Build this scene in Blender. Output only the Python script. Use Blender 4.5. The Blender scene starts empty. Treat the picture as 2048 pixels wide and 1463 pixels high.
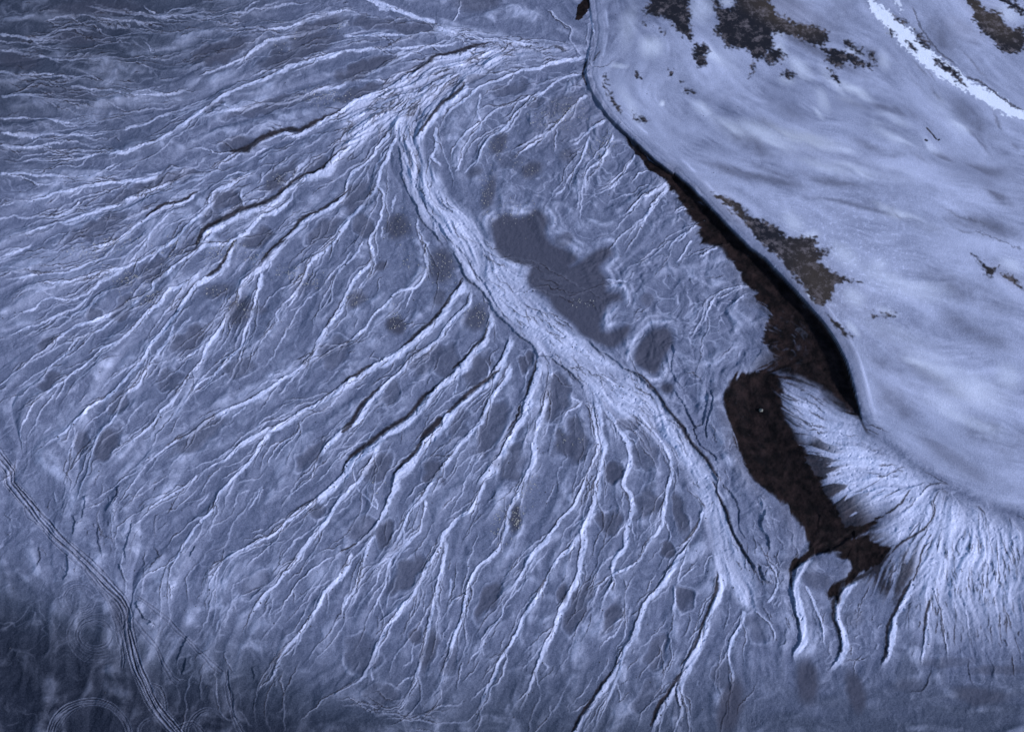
import bpy, math, time
import numpy as np
T0 = time.time()
# ------------------------------------------------------------------ camera, sky, sun, exposure
CAM_H, PITCH, TANH = 260.0, math.radians(25), 0.514
sc = bpy.context.scene
col = sc.collection
cam = bpy.data.cameras.new('camera')
cam.sensor_width = 36; cam.lens = 18 / TANH
cam.clip_start = 1; cam.clip_end = 20000
co = bpy.data.objects.new('camera', cam); col.objects.link(co)
co.location = (0, 0, CAM_H); co.rotation_euler = (PITCH, 0, 0)
sc.camera = co

SUN_EL = math.radians(26)
SUN_DIR2 = np.array([0.95, -0.31])            # horizontal direction towards the sun (world x, y)
SUN_DIR2 = SUN_DIR2 / np.linalg.norm(SUN_DIR2)
w = bpy.data.worlds.new("World"); sc.world = w; w.use_nodes = True
nt = w.node_tree; bg = nt.nodes['Background']
sky = nt.nodes.new('ShaderNodeTexSky'); sky.sky_type = 'NISHITA'; sky.sun_disc = False
sky.sun_elevation = SUN_EL; sky.sun_rotation = math.atan2(SUN_DIR2[0], SUN_DIR2[1])
sky.ozone_density = 3.0; sky.air_density = 1.0; sky.dust_density = 0.3
nt.links.new(sky.outputs[0], bg.inputs[0]); bg.inputs[1].default_value = 0.11
sl = bpy.data.lights.new('sun', 'SUN'); sl.energy = 3.4; sl.angle = math.radians(4.5); sl.color = (0.85, 0.875, 1.0)
so = bpy.data.objects.new('sun', sl); col.objects.link(so)
from mathutils import Vector
so.rotation_euler = Vector((SUN_DIR2[0]*math.cos(SUN_EL), SUN_DIR2[1]*math.cos(SUN_EL), math.sin(SUN_EL))).to_track_quat('Z', 'Y').to_euler()
sc.view_settings.view_transform = 'Standard'; sc.view_settings.look = 'None'
sc.view_settings.exposure = 0.45; sc.view_settings.gamma = 1

# ------------------------------------------------------------------ terrain raster
G = 0.21                    # metres between vertices
M = 0.146                   # metres per unit of relief
X0, X1, Y0, Y1 = -186.0, 186.0, 12.0, 272.0
nx = int((X1-X0)/G)+1; ny = int((Y1-Y0)/G)+1
xs = (X0 + G*np.arange(nx)).astype(np.float32); ys = (Y0 + G*np.arange(ny)).astype(np.float32)
X, Y = np.meshgrid(xs, ys)
sp, cp = math.sin(PITCH), math.cos(PITCH)
def project(X, Y, Z=0.0):
    dz = Z - CAM_H
    dep = Y*sp - dz*cp
    u = X/dep; v = (Y*cp + dz*sp)/dep
    return 1024 + u/TANH*1024, 731.5 - v/TANH*1024
def unproject(px, py):
    u = (px-1024)/1024*TANH; v = (731.5-py)/1024*TANH
    t = CAM_H/(cp - v*sp)
    return u*t, t*(sp + v*cp)
def smooth(a, e0, e1):
    t = np.clip((a-e0)/(e1-e0), 0, 1); return t*t*(3-2*t)
# lattice gradient noise
def make_perm(seed):
    r = np.random.RandomState(seed)
    ang = r.rand(256, 256)*2*np.pi
    return np.cos(ang).astype(np.float32), np.sin(ang).astype(np.float32)
def gnoise(x, y, seed):
    gx, gy = make_perm(seed)
    xi = np.floor(x).astype(np.int32); yi = np.floor(y).astype(np.int32)
    fx = (x-xi).astype(np.float32); fy = (y-yi).astype(np.float32)
    ux = fx*fx*fx*(fx*(fx*6-15)+10); uy = fy*fy*fy*(fy*(fy*6-15)+10)
    def g(a, b, dx, dy):
        i = (yi+b) & 255; j = (xi+a) & 255
        return gx[i, j]*dx + gy[i, j]*dy
    n00 = g(0,0,fx,fy); n10 = g(1,0,fx-1,fy); n01 = g(0,1,fx,fy-1); n11 = g(1,1,fx-1,fy-1)
    a = n00 + ux*(n10-n00); b = n01 + ux*(n11-n01)
    return (a + uy*(b-a))*1.5
def fbm(x, y, scale, octv, seed, gain=0.5):
    s = 0; a = 1.0; t = 0
    for k in range(octv):
        s = s + a*gnoise(x/scale*2**k + 13.7*k, y/scale*2**k + 7.3*k, seed+k); t += a; a *= gain
    return s/t
def blur(a, r):
    r = int(r)
    if r < 1: return a
    for _ in range(2):
        for ax in (0, 1):
            p = np.concatenate([np.repeat(a.take([0], ax), r+1, ax), a, np.repeat(a.take([-1], ax), r, ax)], ax)
            c = np.cumsum(p, axis=ax, dtype=np.float64)
            n = a.shape[ax]; k = 2*r+1
            hi = c.take(np.arange(k, k+n), ax); lo = c.take(np.arange(0, n), ax)
            a = ((hi-lo)/k).astype(np.float32)
    return a

TILE = {0: (0, 0), 1: (0, 0), 2: (680, 0), 3: (1348, 0), 4: (0, 480), 5: (680, 480), 6: (1348, 480), 7: (0, 963), 8: (680, 963), 9: (1348, 963)}
def pts(tile, s):
    k = 1.0 if tile == 0 else 700/2048
    o = TILE[tile]
    return np.array([[float(v) for v in p.split(',')] for p in s.split()])*k + np.array(o)
def window(p, R):
    lo = p.min(0)-R; hi = p.max(0)+R
    cs = [unproject(a, b) for a in (lo[0], hi[0]) for b in (lo[1], hi[1])]
    cx = [c[0] for c in cs]; cy = [c[1] for c in cs]
    j0 = max(0, int((min(cx)-X0)/G)); j1 = min(nx, int((max(cx)-X0)/G)+2)
    i0 = max(0, int((min(cy)-Y0)/G)); i1 = min(ny, int((max(cy)-Y0)/G)+2)
    return i0, i1, j0, j1
def catmull(p, step=9.0):
    if len(p) < 3: q = p
    out = []
    P = np.vstack([2*p[0]-p[1], p, 2*p[-1]-p[-2]])
    for i in range(1, len(P)-2):
        a, b, c, d = P[i-1], P[i], P[i+1], P[i+2]
        n = max(1, int(np.linalg.norm(c-b)/step))
        for k in range(n):
            t = k/n
            out.append(0.5*((2*b) + (c-a)*t + (2*a-5*b+4*c-d)*t*t + (3*b-a-3*c+d)*t**3))
    out.append(P[-2])
    return np.array(out)
def polysd(poly, R=40, wx=None, wy=None):
    """signed distance (px, inside positive) in a window"""
    i0, i1, j0, j1 = window(poly, R)
    if i1 <= i0 or j1 <= j0: return None
    x = wx[i0:i1, j0:j1]; y = wy[i0:i1, j0:j1]
    ins = np.zeros(x.shape, bool); d2 = np.full(x.shape, 1e9, np.float32)
    n = len(poly)
    for k in range(n):
        ax, ay = poly[k]; bx, by = poly[(k+1) % n]
        if ay != by:
            c = ((ay > y) != (by > y)) & (x < (bx-ax)*(y-ay)/(by-ay)+ax); ins ^= c
        dx, dy = bx-ax, by-ay; L = dx*dx+dy*dy+1e-9
        t = np.clip(((x-ax)*dx+(y-ay)*dy)/L, 0, 1)
        d2 = np.minimum(d2, (x-ax-t*dx)**2+(y-ay-t*dy)**2)
    d = np.sqrt(d2); return (i0, i1, j0, j1), np.where(ins, d, -d)

# ------------------------------------------------------------------ large relief: plateau, crest, hollow, fan
CREST = np.vstack([pts(2, "1440,-60 1462,60 1478,150 1462,250 1442,350 1437,430 1460,520 1500,590 1560,680 1650,770 1750,860 1850,950 1950,1030"),
                   pts(3, "0,1020 100,1110 200,1210 300,1320 380,1400 440,1463"),
                   pts(6, "520,110 650,250 760,370 850,470 940,600 1000,720 1030,830 1070,960 1110,1085 1135,1125")])
PLATEDGE = np.vstack([CREST, pts(6, "1250,1200 1400,1300 1560,1400"), pts(9, "1620,40 1780,120 1900,170 2060,200 2300,230")])
PLATEAU = np.vstack([PLATEDGE, np.array([[2600, 1060], [2600, -300], [1160, -300]])])
HOLLOW = np.vstack([pts(3, "0,1000 60,1075 200,1210 300,1320 400,1430"), pts(6, "520,110 650,250 760,370 850,470 940,600 1000,720 1030,830 1070,960 1090,1040 950,955 850,875 700,805 600,800 620,900 640,1050 740,1200 800,1350 860,1463"),
                    pts(9, "900,100 960,180 1010,270 1080,260 1200,200 1120,270 1030,340 1130,330 1250,400 1180,480 1080,540 980,600 940,700 920,640 1010,560 1060,500 980,420 920,390 840,400 740,460 690,510 700,480 790,400 800,350 760,260 720,180 640,110 520,0"),
                    pts(6, "450,1350 420,1270 370,1160 320,1040 305,930 340,840 400,785 480,765 540,735 590,700 575,640 545,570 555,500 575,440 550,385 490,350 480,300 400,250 380,180 330,110 310,50 250,20"),
                    pts(3, "170,1400 150,1310 80,1230 20,1130 -30,1060")])
HOLLOW2 = pts(2, "1430,-20 1395,50 1378,112 1400,114 1450,62 1520,-10")
NARROW = pts(2, "1425,420 1400,440 1440,530 1490,640 1560,720 1640,830 1750,930 1800,1000 1900,1060 2000,1170 2048,1180 2060,1100 1950,1025 1850,945 1750,855 1650,765 1560,675 1500,585 1462,520 1440,430")
PX, PY = project(X, Y)
def full(shape_poly, a, b, wx, wy, R=120):
    out = np.zeros(X.shape, np.float32); r = polysd(shape_poly, R, wx, wy)
    if r: (i0, i1, j0, j1), d = r; out[i0:i1, j0:j1] = smooth(d, a, b)
    return out
def base_relief(px, py):
    ed = full(PLATEAU, -2.0, 2.5, px, py, 20)
    # crest is highest in the middle and dies out towards both ends
    along = smooth(py, 60, 600)*(1-smooth(py, 760, 960)*0.0)
    rr = polysd(PLATEAU, 420, px, py); dpl = np.full(X.shape, -400, np.float32); (i0, i1, j0, j1), d = rr; dpl[i0:i1, j0:j1] = d
    sharp = 1 - smooth(py, 760, 870)
    soft = smooth(dpl, -330, 20)
    south = smooth(py, 770, 900)
    H = (3+11.5*along)*(ed*sharp*(1-south) + soft**1.5*south)
    H = H - 5*smooth(dpl, 10, 260)*along               # plateau falls gently away from its crest
    hol = full(HOLLOW, -30, 45, px, py, 60)
    H = H - 7*hol
    H = H + 6*np.exp(-(((px-1010)/260)**2 + ((py-620)/300)**2))
    return H.astype(np.float32), ed, dpl
H0, ED, DPL = base_relief(PX, PY)
for _ in range(2):
    PX, PY = project(X, Y, blur(H0, 4)*M)
    H0, ED, DPL = base_relief(PX, PY)
U, V = X/M, Y/M                                           # noise coordinates in relief units
wn = 1.0
WX = PX + 7*fbm(U, V, 70, 2, 11) + 4.4*fbm(U, V, 15, 4, 21, .72)
WY = PY + 7*fbm(U, V, 70, 2, 31) + 4.4*fbm(U, V, 15, 4, 41, .72)
H0, ED, DPL = base_relief(PX + 0.25*(WX-PX), PY + 0.25*(WY-PY))
print('base', round(time.time()-T0, 1))

# ------------------------------------------------------------------ traced rills: (tile, band width start, end, scarp height, gully width, path)
RILLS = """
5 22 16 4.5 3 730,210 690,280 640,340 600,410 520,490 430,570 330,660 200,720 90,790 0,850
4 15 7 2.6 2 2000,880 1850,950 1700,1040 1560,1110 1440,1170 1340,1260 1240,1320 1100,1410 1040,1463
5 10 14 3.2 2 770,280 750,350 690,430 620,500 560,590 480,640 400,700 340,770 250,850 200,910 130,1000 70,1070 0,1110
4 13 7 2.8 2 1990,1110 1930,1180 1850,1270 1770,1350 1730,1420
5 22 22 5 5 890,400 870,480 840,570 780,640 710,710 660,770 570,850 490,920 430,990 370,1060 280,1110 190,1190 100,1250 30,1330 0,1360
7 9 6 2.4 1 1980,10 1850,90 1700,190 1620,280 1480,360 1300,460 1220,540 1180,640 1130,740
5 12 10 2.6 2 250,1160 200,1250 120,1380 60,1450
7 12 8 2.6 2 2048,30 1960,150 1900,240 1760,390 1700,480 1640,570 1560,650 1500,720 1450,840 1420,960
5 20 22 5 5 990,540 980,620 950,700 900,770 840,830 780,870 720,940 640,1000 560,1100 500,1170 440,1240 380,1310 330,1370 310,1463
8 14 6 2.8 2 330,0 290,80 240,190 190,280 100,350 0,410
8 7 3 2 1 200,300 150,400 110,530 70,640 20,740 0,850
7 7 5 2 1 2048,390 1960,440 1880,490 1840,530
7 9 7 2.4 2 2048,470 1990,560 1900,660 1850,740 1780,830 1700,930 1640,1000 1610,1080 1560,1180
8 7 6 2 1 70,400 40,480 0,550
5 9 9 2.8 2 1000,700 960,800 910,870 880,930 840,1010 780,1100 700,1180 650,1250 600,1310 550,1380 480,1463
8 9 3 2.2 1 540,20 490,90 420,160 370,230 340,320 270,430 200,500 170,540
8 6 3 2 1 500,100 490,180 440,290 370,370 300,440 280,520 250,620 210,700 170,830
5 22 20 4 3 1150,690 1140,760 1110,850 1080,920 1070,1000 1020,1100 970,1200 900,1300 850,1370 790,1463
8 12 10 3 2 860,-10 820,60 770,130 700,190 640,260 600,320 560,400 500,480 470,540 450,620 380,690 330,770 250,860 210,940 170,1060 120,1150 0,1230
8 12 7 2.6 2 620,330 600,420 590,500 570,600 550,700 520,790 500,880 480,980 450,1080 420,1180 390,1290 370,1330
5 16 12 2.8 1 1210,700 1220,800 1200,920 1160,1050 1140,1150 1120,1250 1100,1330 1060,1410 1040,1463
8 12 7 3 2 1050,0 1010,110 980,190 960,290 930,370 880,430 810,490 760,560 730,640 710,730 700,810 670,890 650,970 620,1060 590,1160 540,1240 490,1330 475,1463
5 14 6 3 2 1425,940 1470,1000 1480,1080 1500,1180 1480,1280 1450,1380 1420,1450
8 12 6 3 3 1430,0 1380,90 1330,180 1270,250 1190,340 1110,430 1080,500 1040,570 980,650 900,700 850,740
8 20 10 3.4 3 1490,-10 1480,100 1450,190 1420,260 1410,330 1400,430 1390,540 1350,620 1310,700 1270,770 1240,870 1190,960 1160,1040 1130,1130 1110,1220 1070,1310 1045,1400 1040,1463
8 10 7 2.8 2 1410,290 1340,380 1260,450 1220,540 1180,620 1120,720 1060,810 1000,930 940,1030 900,1120 850,1220 810,1310 760,1400 730,1463
5 20 14 2.6 1 1480,900 1500,1000 1510,1100 1530,1200 1510,1350 1500,1463
5 12 14 3 2 1540,980 1600,1070 1640,1150 1680,1230 1680,1300 1660,1380 1640,1463
8 14 7 3 3 1650,0 1680,80 1695,170 1670,280 1650,380 1600,440 1580,510 1590,590 1550,650 1520,740 1500,830 1480,870
8 6 4 2.2 2 1590,520 1510,610 1480,680 1440,760 1390,840
5 10 12 2.4 1 1640,960 1740,1050 1830,1120 1900,1220 1930,1300 1920,1400 1910,1463
8 14 5 3 3 1905,0 1900,120 1880,230 1860,290 1780,370 1730,460 1680,500 1630,560
9 12 8 3 4 160,160 130,250 60,340 0,390
8 16 14 3.4 4 2048,350 1980,420 1920,520 1860,620 1780,710 1740,800 1700,900 1660,980 1610,1070 1540,1180 1470,1290 1420,1370 1370,1450 1300,1510
8 7 5 2 1 1640,1060 1600,1160 1560,1260 1510,1350 1490,1463
9 24 18 4 5 250,500 255,570 230,650 200,760 170,880 120,980 60,1070 0,1180
8 18 20 4 5 2048,1040 2000,1120 1930,1230 1880,1330 1830,1430 1800,1500
9 6 4 2 1 40,1200 30,1300 50,1463
8 6 4 2 1 1990,1180 2000,1270 2030,1400 2040,1463
9 12 5 2.4 1 400,740 380,850 320,960 310,1040 340,1130 340,1200 320,1260
9 3 2 1.6 1 470,750 560,840 580,900 570,950
9 4 3 2.4 2 540,700 600,600 590,540 560,500 490,490
9 24 22 6 7 800,395 740,480 705,560 690,640 710,740 740,850 740,930 700,1000 710,1080
9 22 20 6 9 1080,550 1010,600 955,660 930,720 930,780 960,860 980,960 960,1030 900,1130
9 18 14 4.5 7 1400,560 1370,640 1300,760 1270,850 1250,950 1220,1060 1200,1110
9 7 5 3 3 1500,700 1470,800 1470,900 1450,1000 1430,1090
9 4 3 2.4 2 1510,600 1560,750 1570,850 1580,960 1600,1060
9 3 2 2 2 1680,640 1700,740 1720,840 1750,900
9 3 2 2.4 2 1500,230 1510,120 1535,110
9 3 2 2 2 1700,310 1660,400 1690,440
9 5 3 2 1 770,600 810,700 850,800 870,900 890,1000
9 3 2 1.6 1 230,430 190,470 170,560
9 2 2 1.6 1 0,620 80,540 150,490
4 4 4 1.6 0 200,0 100,60 0,115
4 5 4 1.8 1 690,0 620,80 500,140 370,190 270,200 150,210 0,245
4 5 3 1.8 1 860,90 700,150 560,200 400,240 250,260 120,290 0,360
4 4 3 1.6 0 1000,0 930,60 880,120 850,160
4 4 3 1.6 0 880,0 800,60 730,150 700,170
4 5 3 1.8 0 720,160 600,230 520,300 380,340 280,340 180,400 80,430 0,450
4 12 4 2.6 2 1300,0 1200,20 1100,100 1000,170 900,240 880,300 780,340 650,410 560,460 450,500 350,560 250,640 150,720 60,790 0,830
4 5 3 1.8 0 520,320 430,400 330,440 200,490 100,540 0,590
4 4 2 1.4 0 640,290 500,400 400,450
4 16 4 2.8 3 1390,10 1330,100 1280,170 1200,220 1120,290 1060,370 980,470 940,540 900,600 850,680 770,760 700,840 640,900 560,950 490,1010 430,1070 330,1160 230,1230 160,1290 90,1340
4 8 3 2 1 1190,180 1100,240 980,290 940,350 860,420 790,500 740,550 620,620 540,690 460,760 380,830 300,880 200,940 150,1000 130,1080
4 6 3 1.8 0 900,260 800,350 700,420 600,500 540,540 430,590 380,650 290,740 200,810 120,870
4 5 4 1.8 1 1010,480 1000,560 960,630 900,700 840,790 800,860 730,900 700,960 680,1020 600,1120 560,1180 510,1280 490,1350
4 14 4 2.8 2 1690,0 1620,60 1530,160 1430,230 1390,330 1330,430 1270,530 1220,600 1180,690 1130,770 1070,850 1000,940 940,1000 910,1070 850,1110 760,1180 680,1250 590,1320 560,1370
4 8 3 2.2 1 1530,170 1500,330 1470,430 1430,540 1390,640 1320,710 1250,790 1180,830 1100,920 1030,1000 960,1070
4 2 2 1 0 1210,610 1120,670 1030,700 960,690
4 6 3 2 2 1970,0 1900,60 1820,130 1770,220 1720,300 1650,380 1610,430 1620,480 1560,560 1520,640 1500,700 1410,770
4 3 2 1.4 1 2048,60 1980,180 1960,240 1930,320 1880,380
4 13 6 3 3 2048,290 2000,370 1950,450 1900,520 1850,600 1830,670 1760,740 1680,790 1580,860 1500,910 1400,950 1300,1000 1200,1060 1120,1130 1020,1180 930,1250 850,1310 780,1380 700,1440
4 4 2 1.6 1 2048,590 1950,640 1880,680 1820,740 1790,800 1780,830
4 3 2 1.4 0 1440,960 1400,1000 1340,1050
4 10 6 2.6 2 1580,1110 1530,1180 1490,1250 1430,1320 1370,1380 1310,1440 1290,1480
4 4 2 1.4 1 1760,1050 1740,1130 1650,1180 1600,1250 1560,1350
4 3 2 1.2 0 1660,1180 1630,1260 1600,1290
4 3 3 1.4 0 430,1080 440,1150 400,1230 400,1290
7 5 3 2 1 1150,-40 1060,40 940,110 880,160 820,200
7 6 4 2.4 2 1300,30 1270,90 1230,170 1160,240 1110,320 1050,410 1000,500 990,600 980,680
7 2 2 1 0 1550,10 1500,90 1440,180
7 3 2 1.4 1 1050,410 980,480 900,530 830,550
7 3 2 1.6 1 1300,460 1240,560 1220,620 1210,700
7 2 2 1.4 1 2048,640 2010,720 2000,820
7 4 3 1.8 0 2048,1180 1930,1250 1880,1290
7 5 3 2 1 1700,940 1640,1010 1610,1080 1590,1150 1540,1200
8 4 3 1.4 0 300,440 240,470 180,520
8 3 2 1.2 0 200,1150 180,1060
8 3 2 1.4 0 950,700 940,780 880,870 830,960 780,1040
8 3 3 1.4 0 1170,1050 1210,1090 1200,1130
8 3 3 1.4 0 1950,580 1960,680 1950,760 1920,830
8 4 2 1.4 0 1650,720 1660,770 1590,840 1530,910
8 3 2 1.4 0 1900,920 1880,1000 1860,1080 1820,1110
8 3 2 1.4 0 640,560 650,620 630,700
8 3 2 1.4 0 200,90 210,150 130,60
1 9 4 2.6 0 2048,110 1850,170 1700,210 1550,240 1480,300 1400,350 1250,400 1120,410
1 7 4 2.2 0 2048,60 1900,80 1750,130 1600,180 1450,190
1 9 5 2.6 1 2048,280 1900,330 1750,370 1600,430 1500,480 1400,520 1310,560 1200,640 1100,710 1000,790 880,840 750,890 600,900 450,920 200,930 0,925
1 7 4 2.2 0 2048,470 1850,530 1700,590 1550,610 1450,640 1330,650 1220,700 1150,760
1 14 8 5 6 2048,630 1980,655 1850,720 1730,790 1660,775 1520,820 1430,890 1320,895 1200,910
1 12 5 2.4 1 1250,1000 1100,1020 960,1080 850,1120 700,1180 640,1200 500,1250 330,1300 180,1350 0,1420
1 9 4 2.2 1 940,1020 860,1040 700,1060 500,1090 330,1140 240,1170 100,1180 0,1200
1 5 3 2.2 2 470,1170 400,1210 320,1250 200,1270
1 9 6 3.2 4 1170,1130 1050,1180 950,1210 850,1280 750,1350 650,1410 440,1460
1 10 7 2.8 1 1490,980 1380,1060 1250,1140 1200,1230 1130,1300 1060,1370 950,1440 900,1480
1 20 20 5.5 7 2048,850 1950,940 1850,1010 1750,1040 1690,1100 1600,1170 1500,1220 1400,1250 1300,1310 1220,1360 1150,1450 1110,1500
1 9 8 3 3 1730,1130 1660,1200 1530,1260 1460,1330 1380,1400 1320,1463
1 15 14 3.6 5 2048,1120 1980,1170 1880,1230 1780,1290 1700,1370 1610,1450
1 10 8 2.8 2 2048,1280 1980,1360 1900,1450 1840,1500
1 5 4 2.6 3 1030,1220 950,1300 880,1380 850,1410
1 5 3 1.8 0 0,850 150,850 300,840 430,820
1 5 3 1.8 0 0,780 130,790 300,780 520,790 700,770
1 5 3 1.6 0 0,1020 200,1020 450,1030 600,1040
1 5 3 1.6 0 0,430 160,450 300,440 450,490
1 4 3 1.6 0 0,570 200,560 350,590 600,600
1 4 3 1.6 0 0,300 220,330 400,360 600,340 800,360
1 4 3 1.6 0 0,205 200,235 320,180 450,170 600,190
1 4 3 1.6 0 250,130 420,90 600,110 800,130 1000,130
1 5 3 1.6 0 500,30 700,60 900,90 1100,80 1300,100 1500,60 1700,40
1 4 3 1.6 0 400,500 600,520 800,560 1000,560 1150,500
1 4 3 1.6 0 0,680 200,690 350,700 500,720
1 3 3 1.4 0 700,760 850,720 950,680 1050,640
1 2 2 2.4 2 830,30 850,60 930,80 980,75 1050,125
1 2 2 2 1 830,240 870,270 890,300 940,300
1 2 2 2 1 500,520 540,550 590,575
2 20 20 4.5 4 735,475 680,550 600,600 550,660 500,720 460,780 440,850 430,910
2 16 16 3.6 3 870,255 800,280 700,310 560,340 480,380 400,440 330,490 200,540 80,590 0,620
2 7 7 3 3 990,280 900,300 800,335 700,370 590,385 500,430 420,470
2 7 5 2.6 2 1440,330 1330,340 1250,360 1100,400 1000,440 900,470 800,520 720,590 640,650
2 5 4 2.4 1 1430,420 1300,450 1200,520 1100,560 1000,600 900,650 800,720 720,780 680,850 650,900 650,990
2 5 4 2.6 2 1180,510 1100,590 1030,660 960,740 880,810 830,880 800,960 760,1010
2 5 3 2.6 2 1460,560 1400,580 1350,640 1270,730 1190,790 1110,850 1040,900 980,940
2 2 2 1.6 1 1270,740 1250,820 1250,900
2 5 3 2.6 2 1550,700 1480,740 1420,800 1340,850
2 5 4 2.2 1 1470,770 1440,860 1400,940 1360,1010 1310,1060 1300,1130
2 5 4 2.2 1 1600,770 1570,840 1550,900 1500,960 1440,1020 1430,1080 1450,1160
2 4 3 2 1 1720,890 1690,960 1640,1020 1600,1080 1500,1160
2 3 3 2 1 1820,990 1740,1030 1700,1080
2 7 5 3 3 1930,1060 1850,1100 1770,1150 1700,1220 1660,1260
2 6 4 2.8 1 1930,1070 1880,1130 1820,1200 1780,1280 1730,1350
2 4 3 2.4 1 2048,1200 1990,1210 1950,1250
2 4 3 2.4 1 2048,1340 1960,1400 1900,1463
3 4 3 2.4 1 110,1205 50,1220 0,1250
3 7 4 3 1 200,1290 120,1310 60,1380 0,1430
3 5 3 2.6 1 330,1425 260,1440 210,1463
6 4 3 2.4 1 300,20 220,60 140,100
6 4 3 2.4 1 440,275 300,280 250,320 220,370 190,440 140,510
6 3 3 2 1 450,310 380,340 310,390
6 4 3 2.4 1 100,0 60,80 0,140
2 8 7 3 2 300,750 240,830 190,900 120,960 50,1030 0,1130
2 8 8 3 2 340,760 290,870 240,980 210,1080 150,1170 80,1240 0,1340
2 6 6 2.4 1 210,1080 250,1180 240,1250 200,1340 170,1400 130,1463
2 3 3 1.6 0 250,1310 240,1400
2 3 3 1.6 0 330,1130 310,1200 310,1260
2 6 5 2.4 1 460,1260 450,1340 460,1400 500,1463
5 6 4 2.4 1 490,0 490,80 500,150 470,220 430,280 310,310 260,370 200,430 150,510 80,560 0,620
5 2 2 1.4 1 440,260 400,350 380,410
5 10 8 2.4 1 190,0 180,100 130,170 80,240 40,320 0,390
5 4 4 2 1 140,0 80,90 0,170
2 10 9 3.2 2 380,570 300,640 200,700 130,760 60,830 0,910
2 8 8 3 2 180,640 100,680 0,720
2 5 4 2 0 0,470 100,450 250,400 350,330 450,290 600,260 750,240
2 5 4 2 0 0,200 200,210 400,200 600,190 700,210
2 5 4 2 0 0,300 200,280 400,270 560,260
2 12 10 2 0 130,0 300,60 450,120 600,170 800,220 1000,240 1200,260
2 3 2 2.4 2 700,10 690,80 650,140
2 2 2 2.2 2 1200,60 1270,120 1330,160 1360,200 1350,230
2 2 2 3.4 2 1460,60 1480,140 1475,200 1460,250
2 2 2 3 3 1540,290 1520,310 1490,345 1455,365
2 8 6 2 1 560,740 540,800 560,870 540,920 600,990
2 6 4 2 1 630,640 600,700 620,760 610,820
2 4 3 1.6 0 820,560 800,640 820,720 800,800
2 3 3 1.6 0 660,900 700,960 660,1020
5 4 4 2.4 2 950,800 930,830 870,950 790,1120
5 6 5 1.6 1 1430,930 1400,970 1330,1000 1290,1060
5 3 2 1.2 0 920,1180 870,1220 810,1250 780,1330
5 3 3 1.4 0 690,810 680,870 650,940
5 3 3 1.4 0 840,690 880,740 860,800 800,830
5 3 3 1.2 0 1320,910 1400,950 1430,930
5 3 2 1.4 0 900,110 1050,105 1120,130 1170,160
5 3 2 1.2 0 1000,310 1150,285 1250,310 1400,340
5 3 2 1.2 0 1500,235 1600,240 1700,250
5 8 4 1.6 0 1540,800 1660,940 1760,960 1830,1020
5 5 4 1.6 0 1460,700 1500,760 1600,850 1740,900
"""
# banks without a pale band: height only
BANKS = """
5 0 0 3 3 1400,550 1530,650 1640,730 1800,850 1900,960 2000,1080 2048,1140
6 0 0 4 4 0,1035 60,1100 120,1190 190,1290 220,1370 260,1463
9 0 0 4 4 215,0 265,100 320,240 385,370 420,440 470,500 480,560
2 0 0 2.6 3 345,830 350,950 370,1040 400,1130 450,1200 480,1290 560,1380 620,1463
5 0 0 3 3 620,0 690,110 740,230 800,270 850,330 900,410 980,490 1030,540 1110,610 1160,680 1240,690 1320,740 1380,800 1420,860 1425,940
5 0 0 2 2 660,0 740,100 790,190 850,260 890,350 960,440 1030,500
2 0 0 2.4 2 420,900 430,1000 470,1100 500,1200 560,1290 640,1400 700,1463
2 0 0 2.4 2 380,800 390,900 410,980 440,1060 470,1130
5 0 0 2 1 1900,560 1960,640 1950,760 2000,860 2048,900
6 0 0 2.4 3 180,860 190,940 160,1080 120,1100 170,1200 230,1260 260,1340
6 0 0 2.4 3 0,870 60,960 100,1060 150,1110
6 0 0 2.4 3 210,870 215,960 190,1080 200,1170
9 0 0 2 2 260,0 340,60 370,150 380,260 420,330 450,360
9 0 0 3 5 500,490 520,560 570,600
9 0 0 2.6 3 530,150 520,260 560,330 560,420
7 0 0 2.6 3 500,80 510,160 490,200 520,130
7 0 0 2.2 2 570,230 580,340 600,420 605,460
7 0 0 2.2 2 430,190 450,230 430,310
7 0 0 2.2 2 390,430 410,520 380,590
7 0 0 2.4 3 700,20 660,120 620,180
7 0 0 2.4 3 780,230 760,330 740,400 750,460
7 0 0 3 4 800,700 850,790 890,820 860,835
7 0 0 2.6 3 1090,1010 1080,1080 1060,1140
7 0 0 2.6 3 1150,380 1110,450
7 0 0 2 2 1330,1090 1340,1180 1370,1260 1380,1350 1420,1430
7 0 0 2 2 1480,1080 1500,1130 1490,1150
7 0 0 2 2 1100,900 1060,1000 1040,1060
7 0 0 2 3 220,380 230,450 220,500
7 0 0 2 2 700,480 720,540 740,600
"""
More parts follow.
